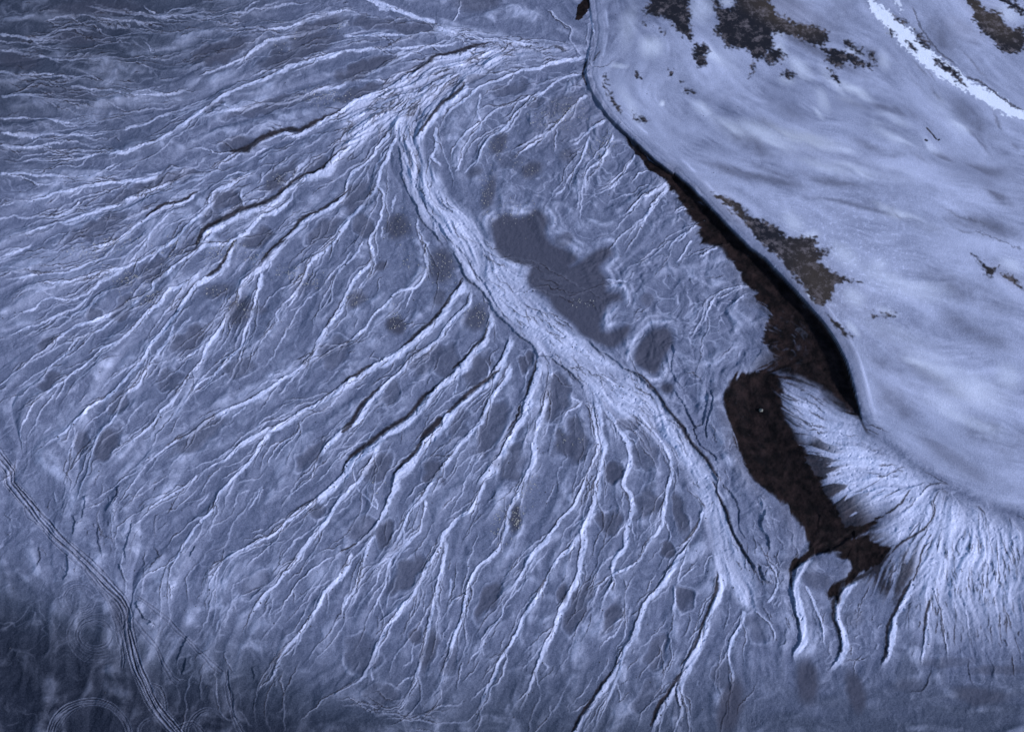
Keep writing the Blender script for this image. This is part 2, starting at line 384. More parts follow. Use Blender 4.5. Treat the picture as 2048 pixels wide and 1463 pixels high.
DARKS = """
5 8 11 580,830 500,900 440,970 380,1040 290,1095 200,1170 100,1240 20,1320
5 5 5 200,720 130,760 70,800 10,840
5 5 9 950,740 910,780 850,820 790,860 750,900 680,970 620,1010
5 15 13 600,1030 540,1090 470,1160
5 9 4 500,1150 440,1230 370,1300 320,1370
5 4 8 240,850 190,900 110,990 60,1060 0,1110
4 8 5 2048,1080 1990,1130
5 3 6 720,210 650,330 600,400 540,470 440,550 350,640
5 4 4 880,470 840,570 780,640 710,700 640,760
5 4 5 1145,700 1130,770 1100,850 1075,920
5 5 3 1060,960 1030,1040 980,1120
1 4 13 1980,655 1850,715 1760,760 1660,765 1540,805 1450,875 1330,890
1 4 12 2040,860 1880,985 1750,1035 1680,1090 1600,1160 1500,1210 1390,1240 1300,1295 1210,1350 1140,1450
1 3 5 1170,1120 1050,1175 950,1205 850,1270
1 5 5 2048,1110 1880,1220 1780,1280 1700,1360 1610,1440
4 5 7 1390,5 1330,90 1270,170 1210,215
4 5 4 1680,0 1610,40 1540,140
2 4 9 870,250 780,275 660,305 560,335 470,400 380,430
2 8 4 730,470 690,540 610,590 550,655 490,730 450,800
2 4 3 1440,340 1430,430 1440,500
9 3 7 790,390 720,480 685,530 690,640
9 11 6 1060,540 980,590 940,660 925,730 940,820 960,900
9 7 4 1400,560 1360,640 1290,760 1250,850 1235,960 1210,1060
9 5 3 1500,690 1465,800 1465,900
9 14 5 690,520 760,440 850,395 950,365 1030,320 1120,250 1230,190
9 5 2 1230,190 1330,130 1360,90 1390,40
9 13 6 950,680 970,630 1020,585 1120,545 1200,480 1270,430
9 6 2 1270,430 1340,350 1430,300 1490,230 1530,120
9 5 2 1400,590 1440,480 1470,380 1500,350
9 6 3 250,520 240,600 210,720 170,850 120,960 30,1080
8 6 6 2000,1100 1930,1210 1870,1320 1810,1440
8 3 6 1600,1080 1530,1180 1460,1280 1400,1370 1350,1463
9 4 3 150,200 110,290 50,350
8 4 3 100,350 10,410
5 5 2 2048,1150 1970,1040 1880,930 1800,840 1700,770
6 3 6 0,1040 60,1110 130,1200 190,1290 240,1400
9 6 3 210,0 270,110 330,270 390,390 450,490 475,540
"""
GUIDES = """
3 300,0 600,150 900,300 1200,480 1500,700 1800,1000
3 1100,0 1500,350 2048,720
3 0,300 300,600 700,850 1200,1000 2048,1150
3 0,800 400,1000 900,1100 1600,1250 2048,1400
3 100,1080 400,1280 700,1463
6 600,50 900,350 1300,500 2048,600
6 1000,500 1200,900 1600,1100 2048,1250
6 1200,1100 1500,1320 1900,1463
9 1700,100 2048,150
6 1080,1060 900,960 750,870 600,800
6 1200,1180 1000,1120 800,1100 640,1000
6 1300,1280 1100,1280 900,1300 700,1280
6 1500,1400 1300,1400 1050,1463
9 1400,0 1200,120 1000,240
9 1450,50 1350,250 1150,400 1000,560
9 1550,100 1500,300 1400,500 1300,750
9 1600,150 1600,400 1600,700 1600,1000
9 1750,180 1780,450 1820,800 1850,1000
9 1950,220 2000,500 2048,850
9 600,1350 1000,1400 1500,1390 2048,1380
6 0,200 150,300 300,500 350,650 200,760
6 550,450 700,520 740,640 600,740
6 350,800 330,1000 420,1250 560,1463
9 560,150 650,250 700,400 650,520
9 850,430 1000,480 1000,560
5 700,60 900,320 1200,620 1500,850 1900,1200
5 800,60 1000,310 1300,600 1700,850
9 150,0 250,250 400,600 430,700
2 480,800 560,1100 700,1400
2 400,800 440,1050 560,1350
5 1600,500 1700,200 1900,60
5 1750,800 1700,600 1850,450 2048,420
2 1400,1100 1300,1300 1500,1400
1 0,100 400,120 900,150 1400,100 2048,20
1 0,350 500,370 1000,400 1300,300
1 0,650 500,650 900,600 1150,500
7 100,500 200,700 100,1000 50,1300
7 400,500 500,800 400,1200
7 900,300 800,700 700,1100
8 0,1300 500,1450
8 100,1400 900,1440
4 100,1100 200,1300 300,1463
2 1560,0 1620,250 1560,450 1700,700 1950,900
2 1750,100 1900,150 1950,300 1850,500
2 200,-10 600,100 1100,150 1400,230
2 1100,-10 1250,80 1380,210
"""
def parse(s, n):
    out = []
    for ln in s.strip().splitlines():
        a = ln.split(); out.append((int(a[0]), [float(v) for v in a[1:1+n]], pts(int(a[0]), ' '.join(a[1+n:]))))
    return out
rills = parse(RILLS, 4)
def chain(L):
    L = [[np.linspace(v[0], v[1], len(p)), v[2], v[3], p] for _, v, p in L]
    done = False
    while not done:
        done = True
        for i, a in enumerate(L):
            for j, b in enumerate(L):
                if i == j: continue
                if np.hypot(*(a[3][-1]-b[3][0])) < 30 and np.dot(a[3][-1]-a[3][-2], b[3][1]-b[3][0]) > 0 and a[0][-1] > 3.5 and b[0][0] > 3.5:
                    p = np.vstack([a[3][:-1], (a[3][-1:]+b[3][:1])/2, b[3][1:]]); w_ = np.concatenate([a[0][:-1], [(a[0][-1]+b[0][0])/2], b[0][1:]])
                    n = [w_, (a[1]*len(a[3])+b[1]*len(b[3]))/(len(a[3])+len(b[3])), max(a[2], b[2])*.6+min(a[2], b[2])*.4, p]
                    L = [x for k, x in enumerate(L) if k not in (i, j)]+[n]; done = False; break
            if not done: break
    return L
chained = chain(rills)
print('rills', len(rills), 'chained', len(chained))
banks = parse(BANKS, 4); darks = parse(DARKS, 2); guides = parse(GUIDES, 0)

# ------------------------------------------------------------------ flow direction (double angle average of the traced lines)
sp_, st_ = [], []
for L, wt in ((rills, 1.0), (banks, 1.0), (guides, 1.6)):
    for t_, _, p in L:
        q = catmull(p, 14)
        d = np.diff(q, axis=0); m = (q[1:]+q[:-1])/2; ln = np.hypot(d[:, 0], d[:, 1])+1e-6
        a = np.arctan2(d[:, 1], d[:, 0])
        sp_.append(m); st_.append(np.c_[np.cos(2*a)*wt, np.sin(2*a)*wt, np.full(len(a), wt)])
sp_ = np.vstack(sp_); st_ = np.vstack(st_)
STEP = 12.0
fxs = np.arange(-500, 2560, STEP); fys = np.arange(-260, 1800, STEP)
FX, FY = np.meshgrid(fxs, fys)
ac = np.zeros(FX.shape); as_ = np.zeros(FX.shape)
for k in range(0, len(sp_), 200):
    dx = FX[..., None]-sp_[k:k+200, 0]; dy = FY[..., None]-sp_[k:k+200, 1]
    wgt = 1/(dx*dx+dy*dy+300)**1.7
    ac += (wgt*st_[k:k+200, 0]).sum(-1); as_ += (wgt*st_[k:k+200, 1]).sum(-1)
n_ = np.hypot(ac, as_)+1e-12; ac /= n_; as_ /= n_
def bil(F, x, y):
    u = np.clip((x-fxs[0])/STEP, 0, len(fxs)-1.001); v = np.clip((y-fys[0])/STEP, 0, len(fys)-1.001)
    i = v.astype(int); j = u.astype(int); a = u-j; b = v-i
    return (F[i, j]*(1-a)+F[i, j+1]*a)*(1-b) + (F[i+1, j]*(1-a)+F[i+1, j+1]*a)*b
def flow(x, y):
    a = 0.5*np.arctan2(bil(as_, x, y), bil(ac, x, y)); return np.cos(a), np.sin(a)
# flow in raster cells
vx, vy = flow(PX, PY)
e = 2.0
gx1, gy1 = unproject(PX+e*vx, PY+e*vy); gx0, gy0 = unproject(PX, PY)
FVX = (gx1-gx0); FVY = (gy1-gy0); n_ = np.hypot(FVX, FVY)+1e-9
FVX = (FVX/n_).astype(np.float32); FVY = (FVY/n_).astype(np.float32)
wob = (0.55*gnoise(U/95, V/95, 77) + 0.35*gnoise(U/38, V/38, 78)).astype(np.float32)   # wandering
ca, sa = np.cos(wob), np.sin(wob); FVX, FVY = FVX*ca-FVY*sa, FVX*sa+FVY*ca
def lic(src, steps, h=1.3):
    acc = src.copy(); wsum = 1.0
    jj, ii = np.meshgrid(np.arange(nx, dtype=np.float32), np.arange(ny, dtype=np.float32))
    for sgn in (1, -1):
        x = jj.copy(); y = ii.copy(); px_ = FVX*sgn; py_ = FVY*sgn
        for k in range(steps):
            x += px_*h; y += py_*h
            xi = np.clip(x, 0, nx-1).astype(np.int32); yi = np.clip(y, 0, ny-1).astype(np.int32)
            wk = 0.5+0.5*math.cos(math.pi*k/steps)
            acc += wk*src[yi, xi]; wsum += wk
            fx = FVX[yi, xi]; fy = FVY[yi, xi]; s = np.where(fx*px_+fy*py_ < 0, -1, 1).astype(np.float32)
            px_ = fx*s; py_ = fy*s
    acc /= wsum
    return (acc-acc.mean())/acc.std()
rs = np.random.RandomState(5)
n1 = blur(rs.randn(ny, nx).astype(np.float32), 1); n1 /= n1.std()
n2 = blur(rs.randn(ny, nx).astype(np.float32), 4); n2 /= n2.std()
n3 = blur(rs.randn(ny, nx).astype(np.float32), 10); n3 /= n3.std()
k_ = 0.21/G
S1 = lic(n1, int(16*k_)); S2 = lic(n2, int(34*k_)); S3 = lic(n3, int(60*k_), 1.8)
def half_lic(src, steps, h):
    global nx, ny, FVX, FVY
    keep = (nx, ny, FVX, FVY); FVX = FVX[::3, ::3]; FVY = FVY[::3, ::3]; ny, nx = FVX.shape
    r = lic(src[::3, ::3].copy(), steps, h); nx, ny, FVX, FVY = keep
    r = np.repeat(np.repeat(r, 3, 0), 3, 1)[:ny, :nx]; return blur(r, 3)
n4 = blur(rs.randn(ny, nx).astype(np.float32), 24); n4 /= n4.std()
S4 = half_lic(n4, 60, 1.6)
print('lic', round(time.time()-T0, 1))

# ------------------------------------------------------------------ rasterise lines
HR = np.zeros(X.shape, np.float32); PALE = np.zeros(X.shape, np.float32); GUL_SHADE = np.zeros(X.shape, np.float32); BROWN = np.zeros(X.shape, np.float32)
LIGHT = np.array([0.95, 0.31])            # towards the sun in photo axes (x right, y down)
def linefield(p, R, step=9.0, wx=WX, wy=WY):
    q = catmull(p, step)
    i0, i1, j0, j1 = window(q, R+8)
    if i1 <= i0+1 or j1 <= j0+1: return None
    shp = (i1-i0, j1-j0)
    D = np.full(shp, 1e6, np.float32); S = np.zeros(shp, np.float32); T = np.zeros(shp, np.float32)
    n = len(q)-1
    for k in range(n):
        a, b = q[k], q[k+1]
        w4 = window(np.array([a, b]), R+8)
        ii0, ii1, jj0, jj1 = max(w4[0], i0), min(w4[1], i1), max(w4[2], j0), min(w4[3], j1)
        if ii1 <= ii0 or jj1 <= jj0: continue
        x = wx[ii0:ii1, jj0:jj1]; y = wy[ii0:ii1, jj0:jj1]
        dx, dy = b-a; L = dx*dx+dy*dy+1e-9
        t = np.clip(((x-a[0])*dx+(y-a[1])*dy)/L, 0, 1)
        ex = x-a[0]-t*dx; ey = y-a[1]-t*dy
        d = np.sqrt(ex*ex+ey*ey)
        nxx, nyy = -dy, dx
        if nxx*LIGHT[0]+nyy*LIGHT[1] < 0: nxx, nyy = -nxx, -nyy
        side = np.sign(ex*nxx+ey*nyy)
        sl_ = (slice(ii0-i0, ii1-i0), slice(jj0-j0, jj1-j0))
        m = d < D[sl_]
        D[sl_] = np.where(m, d, D[sl_]); S[sl_] = np.where(m, side, S[sl_]); T[sl_] = np.where(m, (k+t)/n, T[sl_])
    return (slice(i0, i1), slice(j0, j1)), D, S, T
WVAR = 1 + 0.55*fbm(U, V, 55, 2, 91)       # band width varies along its run
GVAR = smooth(fbm(U, V, 60, 2, 93), -0.35, 0.3)
def add_rill(p, w0, w1, h, d, pale=1.0, taper=(0.04, 0.22), wa=None):
    wmax = max(w0, w1, 3) if wa is None else max(wa.max(), 3)
    r = linefield(p, wmax*2.4+8+d)
    if r is None: return
    s, D, S, T = r
    wv = ((w0+(w1-w0)*T) if wa is None else np.interp(T, np.linspace(0, 1, len(wa)), wa))*WVAR[s]*(.9-.28*smooth(wmax, 5, 14))
    Lp = np.hypot(*np.diff(p, axis=0).T).sum()
    if w1 >= w0*.8: taper = (min(.3, 14/Lp), min(.3, 40/Lp))
    tp = smooth(T, 0, taper[0])*(1-smooth(T, 1-taper[1], 1.0))
    wv = wv*(.35+.65*tp)
    sd = D*S
    wv = np.maximum(wv, 2.2)
    up = np.where(sd > 0, np.exp(-np.maximum(sd, 0)/(wv*1.0))*(1-smooth(sd, wv*1.3, wv*2.3)), 1-smooth(-sd, 0.3, 2.2))
    hh = h*tp*up*(0.40+0.16*smooth(wv, 5, 16))
    if d > 0:
        gv = GVAR[s]
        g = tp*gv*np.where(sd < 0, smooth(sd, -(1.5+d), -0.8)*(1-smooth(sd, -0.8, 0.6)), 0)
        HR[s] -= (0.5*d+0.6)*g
        GUL_SHADE[s] = np.maximum(GUL_SHADE[s], g)
    HR[s] = np.maximum(HR[s], hh) + np.minimum(HR[s], 0)*(hh > 0.2)*0.0
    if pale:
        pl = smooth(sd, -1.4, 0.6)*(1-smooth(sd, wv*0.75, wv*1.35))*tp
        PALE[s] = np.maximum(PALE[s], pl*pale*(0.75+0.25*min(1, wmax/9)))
def add_bank(p, w0, w1, h, d):
    r = linefield(p, 26)
    if r is None: return
    s, D, S, T = r; sd = D*S
    tp = smooth(T, 0, .12)*(1-smooth(T, .88, 1))
    up = np.where(sd > 0, np.exp(-np.maximum(sd, 0)/9)*(1-smooth(sd, 14, 24)), 1-smooth(-sd, 0.3, 2.6))
    g = tp*np.where(sd < 0, smooth(sd, -(1.5+d), -0.8)*(1-smooth(sd, -0.8, 0.6)), 0)
    HR[s] = np.maximum(HR[s], h*tp*up) - (0.35*d+0.4)*g
    GUL_SHADE[s] = np.maximum(GUL_SHADE[s], 0.7*g*GVAR[s])
def add_dark(p, w0, w1):
    r = linefield(p, max(w0, w1)+8)
    if r is None: return
    s, D, S, T = r
    wv = (w0+(w1-w0)*T)*0.62*(0.55+0.75*WVAR[s]/1.0*0.8)
    tp = np.sqrt(smooth(T, 0, .25)*(1-smooth(T, .8, 1)))
    g = 1-smooth(D, wv*tp*0.35, wv*tp+1.2)
    g *= smooth(tp, 0, .15)
    HR[s] -= 0.42*wv*g
    BROWN[s] = np.maximum(BROWN[s], g)
for wa, h, d, p in chained: add_rill(p, wa[0], wa[-1], h, d, wa=wa)
for t_, (w0, w1, h, d), p in banks: add_bank(p, w0, w1, h, d)
for t_, (w0, w1), p in darks: add_dark(p, w0, w1)
print('rills', round(time.time()-T0, 1))

# ------------------------------------------------------------------ small rills that follow the flow, seeded in areas
def inside(poly, x, y):
    c = False; n = len(poly)
    for k in range(n):
        ax, ay = poly[k]; bx, by = poly[(k+1) % n]
        if (ay > y) != (by > y) and x < (bx-ax)*(y-ay)/(by-ay)+ax: c = not c
    return c
def trace(x, y, length, rng, step=6.0, dirn=1, wander=0.25):
    out = [(x, y)]; cx, cy = flow(np.array([x]), np.array([y])); cx, cy = cx[0]*dirn, cy[0]*dirn
    w_ = 0
    for k in range(int(length/step)):
        a, b = flow(np.array([x]), np.array([y])); a, b = a[0], b[0]
        if a*cx+b*cy < 0: a, b = -a, -b
        cx, cy = a, b
        w_ = 0.75*w_ + wander*rng.randn()
        c_, s_ = math.cos(w_), math.sin(w_)
        x += step*(a*c_-b*s_); y += step*(a*s_+b*c_); out.append((x, y))
    return np.array(out)
def seed_rills(poly, n, lens, wid, hgt, gul, seed, pale=0.6, wander=0.25):
    rng = np.random.RandomState(seed); lo = poly.min(0); hi = poly.max(0); k = 0; tries = 0
    while k < n and tries < n*40:
        tries += 1
        x, y = lo+(hi-lo)*rng.rand(2)
        if not inside(poly, x, y): continue
        k += 1
        u = rng.rand(); L = lens[0]+(lens[1]-lens[0])*u*u
        p = trace(x, y, L, rng, wander=wander, dirn=1 if rng.rand() < .5 else -1)
        ww = wid[0]+(wid[1]-wid[0])*rng.rand()
        add_rill(p, ww, ww*.5, hgt[0]+(hgt[1]-hgt[0])*rng.rand(), gul*(0.5+rng.rand()), pale=pale*(0.5+0.7*rng.rand()), taper=(.3, .3))
TRUNK = np.vstack([pts(2, "1440,300 1250,330 1050,330 900,400 740,500 640,580 560,680 490,760 475,850 530,960 600,1080 700,1200 800,1290 880,1400 920,1463"),
                   pts(5, "960,60 1060,120 1110,270 1240,420 1380,540 1520,640 1640,720 1800,850 1900,960 2048,1130"), pts(6, "0,1040 60,1110 130,1210 200,1310 250,1440"),
                   pts(9, "215,0 265,100 320,240 385,370 440,480 475,560 485,640 490,740 430,750 380,700 330,620 250,560 230,420 200,300 160,160 120,60 60,-80"),
                   pts(5, "1850,1200 1700,1080 1560,980 1480,1000 1425,900 1380,800 1320,740 1240,690 1160,680 1110,610 1030,540 980,490 900,410 850,330 800,270 740,230 690,110 620,0"),
                   pts(2, "560,1380 480,1290 450,1200 400,1130 370,1040 350,950 345,830 300,760 200,800 100,880 0,960 0,880 0,760 0,640 150,560 300,480 450,400 600,340 780,280 900,250 1100,250 1300,270 1440,280")])
TL = pts(1, "1300,1463 1450,1250 1700,1150 2048,850 2048,640 1900,760 1700,850 1500,900 1200,930 900,1000 600,1150 200,1300 0,1400 0,1463")
rngb = np.random.RandomState(301)
nbr = 0
for wa, h, d, p in chained:
    L = np.hypot(*np.diff(p, axis=0).T).sum()
    q = catmull(p, 8)
    if p[:, 0].min() > 1500 or L < 60: continue
    for _ in range(int(L/34)):
        i = rngb.randint(1, max(2, int(len(q)*.92))); i = min(i, len(q)-2)
        dd = q[i+1]-q[i]; dd = dd/(np.hypot(*dd)+1e-6)
        a = math.radians(rngb.choice([-1, 1])*(12+22*rngb.rand())); Lb = 35+190*rngb.rand()**1.8
        x, y = q[i]; cx, cy = dd[0]*math.cos(a)-dd[1]*math.sin(a), dd[0]*math.sin(a)+dd[1]*math.cos(a)
        out = [(x, y)]; wnd = 0
        for k in range(int(Lb/6)):
            fx_, fy_ = flow(np.array([x]), np.array([y])); fx_, fy_ = fx_[0], fy_[0]
            if fx_*cx+fy_*cy < 0: fx_, fy_ = -fx_, -fy_
            m_ = .14; cx, cy = cx*(1-m_)+fx_*m_, cy*(1-m_)+fy_*m_
            wnd = .7*wnd+.16*rngb.randn(); c_, s_ = math.cos(wnd), math.sin(wnd)
            n_ = math.hypot(cx, cy); cx, cy = cx/n_, cy/n_
            x += 6*(cx*c_-cy*s_); y += 6*(cx*s_+cy*c_); out.append((x, y))
        ww = 2.0+2.4*rngb.rand()
        add_rill(np.array(out), ww, ww*.4, .9+1.1*rngb.rand(), .4+rngb.rand(), pale=.45+.45*rngb.rand(), taper=(.03, .45)); nbr += 1
print('branches', nbr)
LEFTALL = pts(0, "0,60 700,40 860,160 790,330 830,480 960,640 1060,720 1380,1080 1450,1200 1500,1463 500,1463 300,1150 0,900")
seed_rills(LEFTALL, 230, (60, 330), (1.8, 3.4), (0.6, 1.5), 0.5, 115, pale=0.7, wander=0.13)
seed_rills(TRUNK, 210, (25, 110), (2, 6), (0.8, 2.0), 1.3, 101, pale=0.5, wander=0.22)
seed_rills(pts(2, "1440,300 1250,330 1050,330 900,400 740,500 500,740 460,900 350,900 330,760 0,960 0,640 450,400 780,270 1100,250"), 240, (20, 90), (2, 5), (1.6, 3.2), 2.2, 102, pale=0.5, wander=0.25)
seed_rills(TL, 90, (40, 160), (3, 7), (1, 2.2), 1.2, 103, pale=0.7)
ULEFT = pts(1, "0,0 2048,0 2048,100 1300,200 1100,450 1100,700 700,900 500,1150 0,1200")
seed_rills(ULEFT, 100, (40, 200), (3, 9), (0.8, 2.0), 0.4, 104, pale=0.4, wander=0.10)
seed_rills(ULEFT, 40, (10, 30), (1, 2), (1.4, 2.6), 1.5, 105, pale=0.2)
LEFTFAN = pts(0, "0,440 700,300 800,500 760,800 560,1000 300,1250 0,900")
seed_rills(LEFTFAN, 130, (30, 150), (2, 4.5), (0.8, 1.8), 0.7, 106, pale=0.55)
MID = pts(0, "700,600 1000,640 1420,1000 1480,1450 700,1450 400,1350 350,1100 600,900")
seed_rills(MID, 170, (20, 130), (2, 4.5), (0.8, 1.8), 0.7, 107, pale=0.5, wander=0.3)
FAN = np.vstack([pts(6, "1080,1050 950,960 850,880 700,830 600,830 640,1000 760,1200 860,1440"), pts(9, "900,90 1000,260 1250,180 1130,330 1300,420 1200,500 1250,620 1350,600 1350,1050 2100,1080 2100,260 1800,150 1600,40"), pts(6, "1400,1300 1250,1200 1130,1120")])
seed_rills(FAN, 190, (20, 120), (2.2, 6), (0.5, 1.5), 2.4, 108, pale=0.2, wander=0.12)
seed_rills(pts(9, "1350,300 1560,150 2100,280 2100,900 1400,900"), 130, (12, 70), (2, 4.5), (0.5, 1.4), 2.4, 109, pale=0.12, wander=0.08)
RMID = np.vstack([pts(2, "1000,600 1440,420 1600,760 2040,1150 2060,1463 1400,1463 1200,1100"), pts(6, "0,0 300,50 480,300 560,400 640,620 400,780 300,830 300,1100 400,1300 700,1700 0,1400 -300,700")])
seed_rills(RMID, 90, (15, 60), (3, 7), (0.8, 1.8), 0.3, 110, pale=0.35, wander=0.3)
seed_rills(pts(7, "0,0 1100,0 1000,700 600,600 300,480 0,300"), 60, (10, 60), (2, 4), (1.2, 2.4), 1.0, 111, pale=0.2, wander=0.4)
seed_rills(pts(9, "480,0 600,200 780,400 680,520 780,950 1250,1050 1200,700 950,700 680,1000 560,800 420,400"), 110, (12, 70), (2, 4), (1, 2.2), 1, 112, pale=0.4, wander=0.35)
print('seeded', round(time.time()-T0, 1))

# ------------------------------------------------------------------ surface patches
DAMP = np.zeros(X.shape, np.float32); SALT = np.zeros(X.shape, np.float32); PATCH = np.zeros(X.shape, np.float32); TAN = np.zeros(X.shape, np.float32)
RX = PX + 11*fbm(U, V, 24, 5, 51, .78); RY = PY + 9*fbm(U, V, 24, 5, 61, .78)        # ragged edges
def patch(A, poly, a, b, amp=1.0, wx=RX, wy=RY):
    r = polysd(poly, max(30, -a*2+10), wx, wy)
    if r: (i0, i1, j0, j1), d = r; d = d + (5.5*gnoise(U[i0:i1, j0:j1]/8, V[i0:i1, j0:j1]/8, 57)+2.4*np.clip(S1[i0:i1, j0:j1]*.5, -1, 1) - 1.0 if wx is RX else 0); A[i0:i1, j0:j1] = np.maximum(A[i0:i1, j0:j1], amp*smooth(d, a, b))
def ell(A, tile, x, y, rx, ry, rot, amp, edge=0.45, wx=WX, wy=WY, rim=None):
    k = 1.0 if tile == 0 else 700/2048; o = TILE[tile]
    x, y, rx, ry = x*k+o[0], y*k+o[1], rx*k, ry*k
    R = max(rx, ry)*1.5+8
    i0, i1, j0, j1 = window(np.array([[x-R, y-R], [x+R, y+R]]), 0)
    if i1 <= i0 or j1 <= j0: return
    s = (slice(i0, i1), slice(j0, j1)); c_, s_ = math.cos(math.radians(rot)), math.sin(math.radians(rot))
    wq = 0.16*min(rx, ry)+2 if rim is not None else 0
    dx = wx[s]-x + wq*2.2*gnoise(U[s]/28, V[s]/28, 58); dy = wy[s]-y + wq*2.2*gnoise(U[s]/28, V[s]/28, 59); u = (dx*c_+dy*s_)/rx; v = (-dx*s_+dy*c_)/ry; r = np.sqrt(u*u+v*v)
    A[s] = np.maximum(A[s], amp*(1-smooth(r, 1-edge, 1+edge*.4)))
    if rim is not None:
        q = np.exp(-((r-1.12)/0.11)**2); rim[s] = np.maximum(rim[s], 0.40*q*(0.3+0.7*smooth(fbm(U[s], V[s], 30, 2, 95), -.3, .4)))
        HR[s] += -0.9*(1-smooth(r, .5, 1.1)) + 0.5*q
D_ = """2 930 850 50 90 25 .8|2 1120 1000 85 55 -30 .85|2 870 1130 40 120 12 .8|2 1320 910 60 50 -30 .6|2 340 1330 90 80 -20 .9|2 790 1010 55 35 -20 .55|2 1300 1410 70 45 -20 .55
2 1300 620 120 60 -20 .35|5 330 500 62 58 0 1|5 590 150 95 120 10 .85|5 100 350 70 50 -35 .85|5 580 340 45 55 20 .7|5 800 450 75 95 25 .8|5 240 150 50 35 -30 .7|5 1910 865 50 38 0 1|5 1800 350 40 40 0 .5
4 1400 420 80 110 35 .85|4 1280 300 110 50 -10 .6|4 860 340 70 40 -30 .4|4 750 230 100 60 -25 .35|4 1520 410 60 30 0 .5|4 1770 260 90 50 -40 .3|1 1610 1075 90 45 -35 .9|1 1640 265 70 30 -25 .4|1 600 1340 150 60 -20 .4|1 550 50 300 60 0 .5|1 460 220 180 50 0 .5|1 120 370 140 60 5 .6|1 400 560 200 60 5 .4
8 1030 215 42 95 8 1|9 780 1170 80 150 0 .95|9 1060 1230 60 140 -10 .9|9 330 1320 80 190 12 1|9 1780 1250 180 60 5 .7|9 40 170 45 120 0 .5|9 1380 1190 100 50 0 .4|2 800 20 150 60 0 .6|9 840 570 90 60 20 .5|9 1050 800 70 60 20 .4|9 1600 1050 200 35 0 .4|9 1900 1100 200 30 0 .5"""
for q in D_.replace('\n', '|').split('|'):
    a = [float(v) for v in q.split()]; ell(DAMP, int(a[0]), *a[1:6], a[6], 0.5)
LENS = """8 380 540 60 160 40 .45|8 520 980 45 130 12 .5|8 270 300 55 75 0 .45|8 430 900 38 75 20 .45|8 870 690 55 150 35 .5|8 1580 235 70 90 35 .5|8 1800 120 85 90 0 .4|8 1990 180 33 140 -8 .5|8 1910 390 36 55 0 .6|8 1400 720 55 180 25 .45|8 1310 640 38 70 20 .5|8 1590 790 48 110 30 .5|8 1850 1000 70 110 15 .35|8 2010 690 50 60 0 .4|8 140 280 90 70 -30 .3
5 1080 720 35 60 20 .5|5 810 760 70 120 45 .45|5 1360 1180 110 120 20 .5|5 1600 1370 45 65 10 .6|5 550 1340 55 90 30 .5|5 880 1120 80 180 30 .4|5 1270 900 80 150 20 .45|5 600 700 90 110 40 .35|5 480 720 70 80 40 .3|5 300 900 60 80 30 .3|5 1000 1300 70 130 30 .4|5 700 1080 50 90 40 .3|5 1680 1080 60 50 0 .35|5 1780 1250 80 110 0 .3|5 220 1330 60 120 40 .4
4 550 430 40 30 0 .3|4 1110 590 130 70 -30 .4|4 720 400 90 50 -40 .4|4 900 180 70 110 50 .4|4 620 1200 60 130 35 .5|4 480 1180 50 80 20 .4|4 1150 1150 200 60 -35 .35|4 1400 740 90 60 -30 .3|4 1960 660 100 80 -30 .3|4 1830 1250 120 50 -40 .35|4 700 950 60 80 30 .3|4 1000 820 90 60 -40 .3|4 300 830 90 40 -30 .4|4 250 600 60 30 -20 .4
1 1280 310 200 55 -18 .5|1 1850 170 190 60 -22 .5|1 1750 300 280 60 -22 .45|1 1250 640 70 25 -25 .4|1 1400 850 110 50 -10 .5|1 1650 1010 120 45 -30 .4|1 1330 1170 90 60 -40 .5|1 1240 1290 80 60 -50 .4|1 1020 1040 220 35 -12 .4|1 750 1130 220 35 -22 .35|1 1850 970 80 35 -25 .4|1 550 1330 200 50 -22 .4|1 1500 1400 100 60 -35 .5|1 1900 1350 120 50 -35 .4|1 1600 620 300 40 -15 .35|1 1100 1440 130 40 -30 .3
2 300 150 280 45 8 .4|2 150 400 200 50 -20 .55|2 100 540 150 35 -15 .5|2 800 450 70 25 -20 .4|2 1000 520 130 35 -15 .3|2 1000 950 90 60 -10 .25|2 100 1150 70 110 40 .4|2 130 1330 70 70 30 .4|2 1150 600 60 25 -20 .3
9 60 680 50 65 0 .45|9 280 1150 60 90 10 .3|9 480 850 60 100 -20 .2|7 1850 170 50 60 30 .35|7 1500 600 120 60 -40 .2|8 130 1010 100 120 0 .25|8 1800 1250 120 60 -45 .2|8 640 1050 40 90 15 .25|8 250 1250 80 80 10 .25"""
for q in LENS.replace('\n', '|').split('|'):
    a = [float(v) for v in q.split()]; ell(DAMP, int(a[0]), *a[1:6], min(.8, a[6]*1.4), 0.34, rim=PALE)
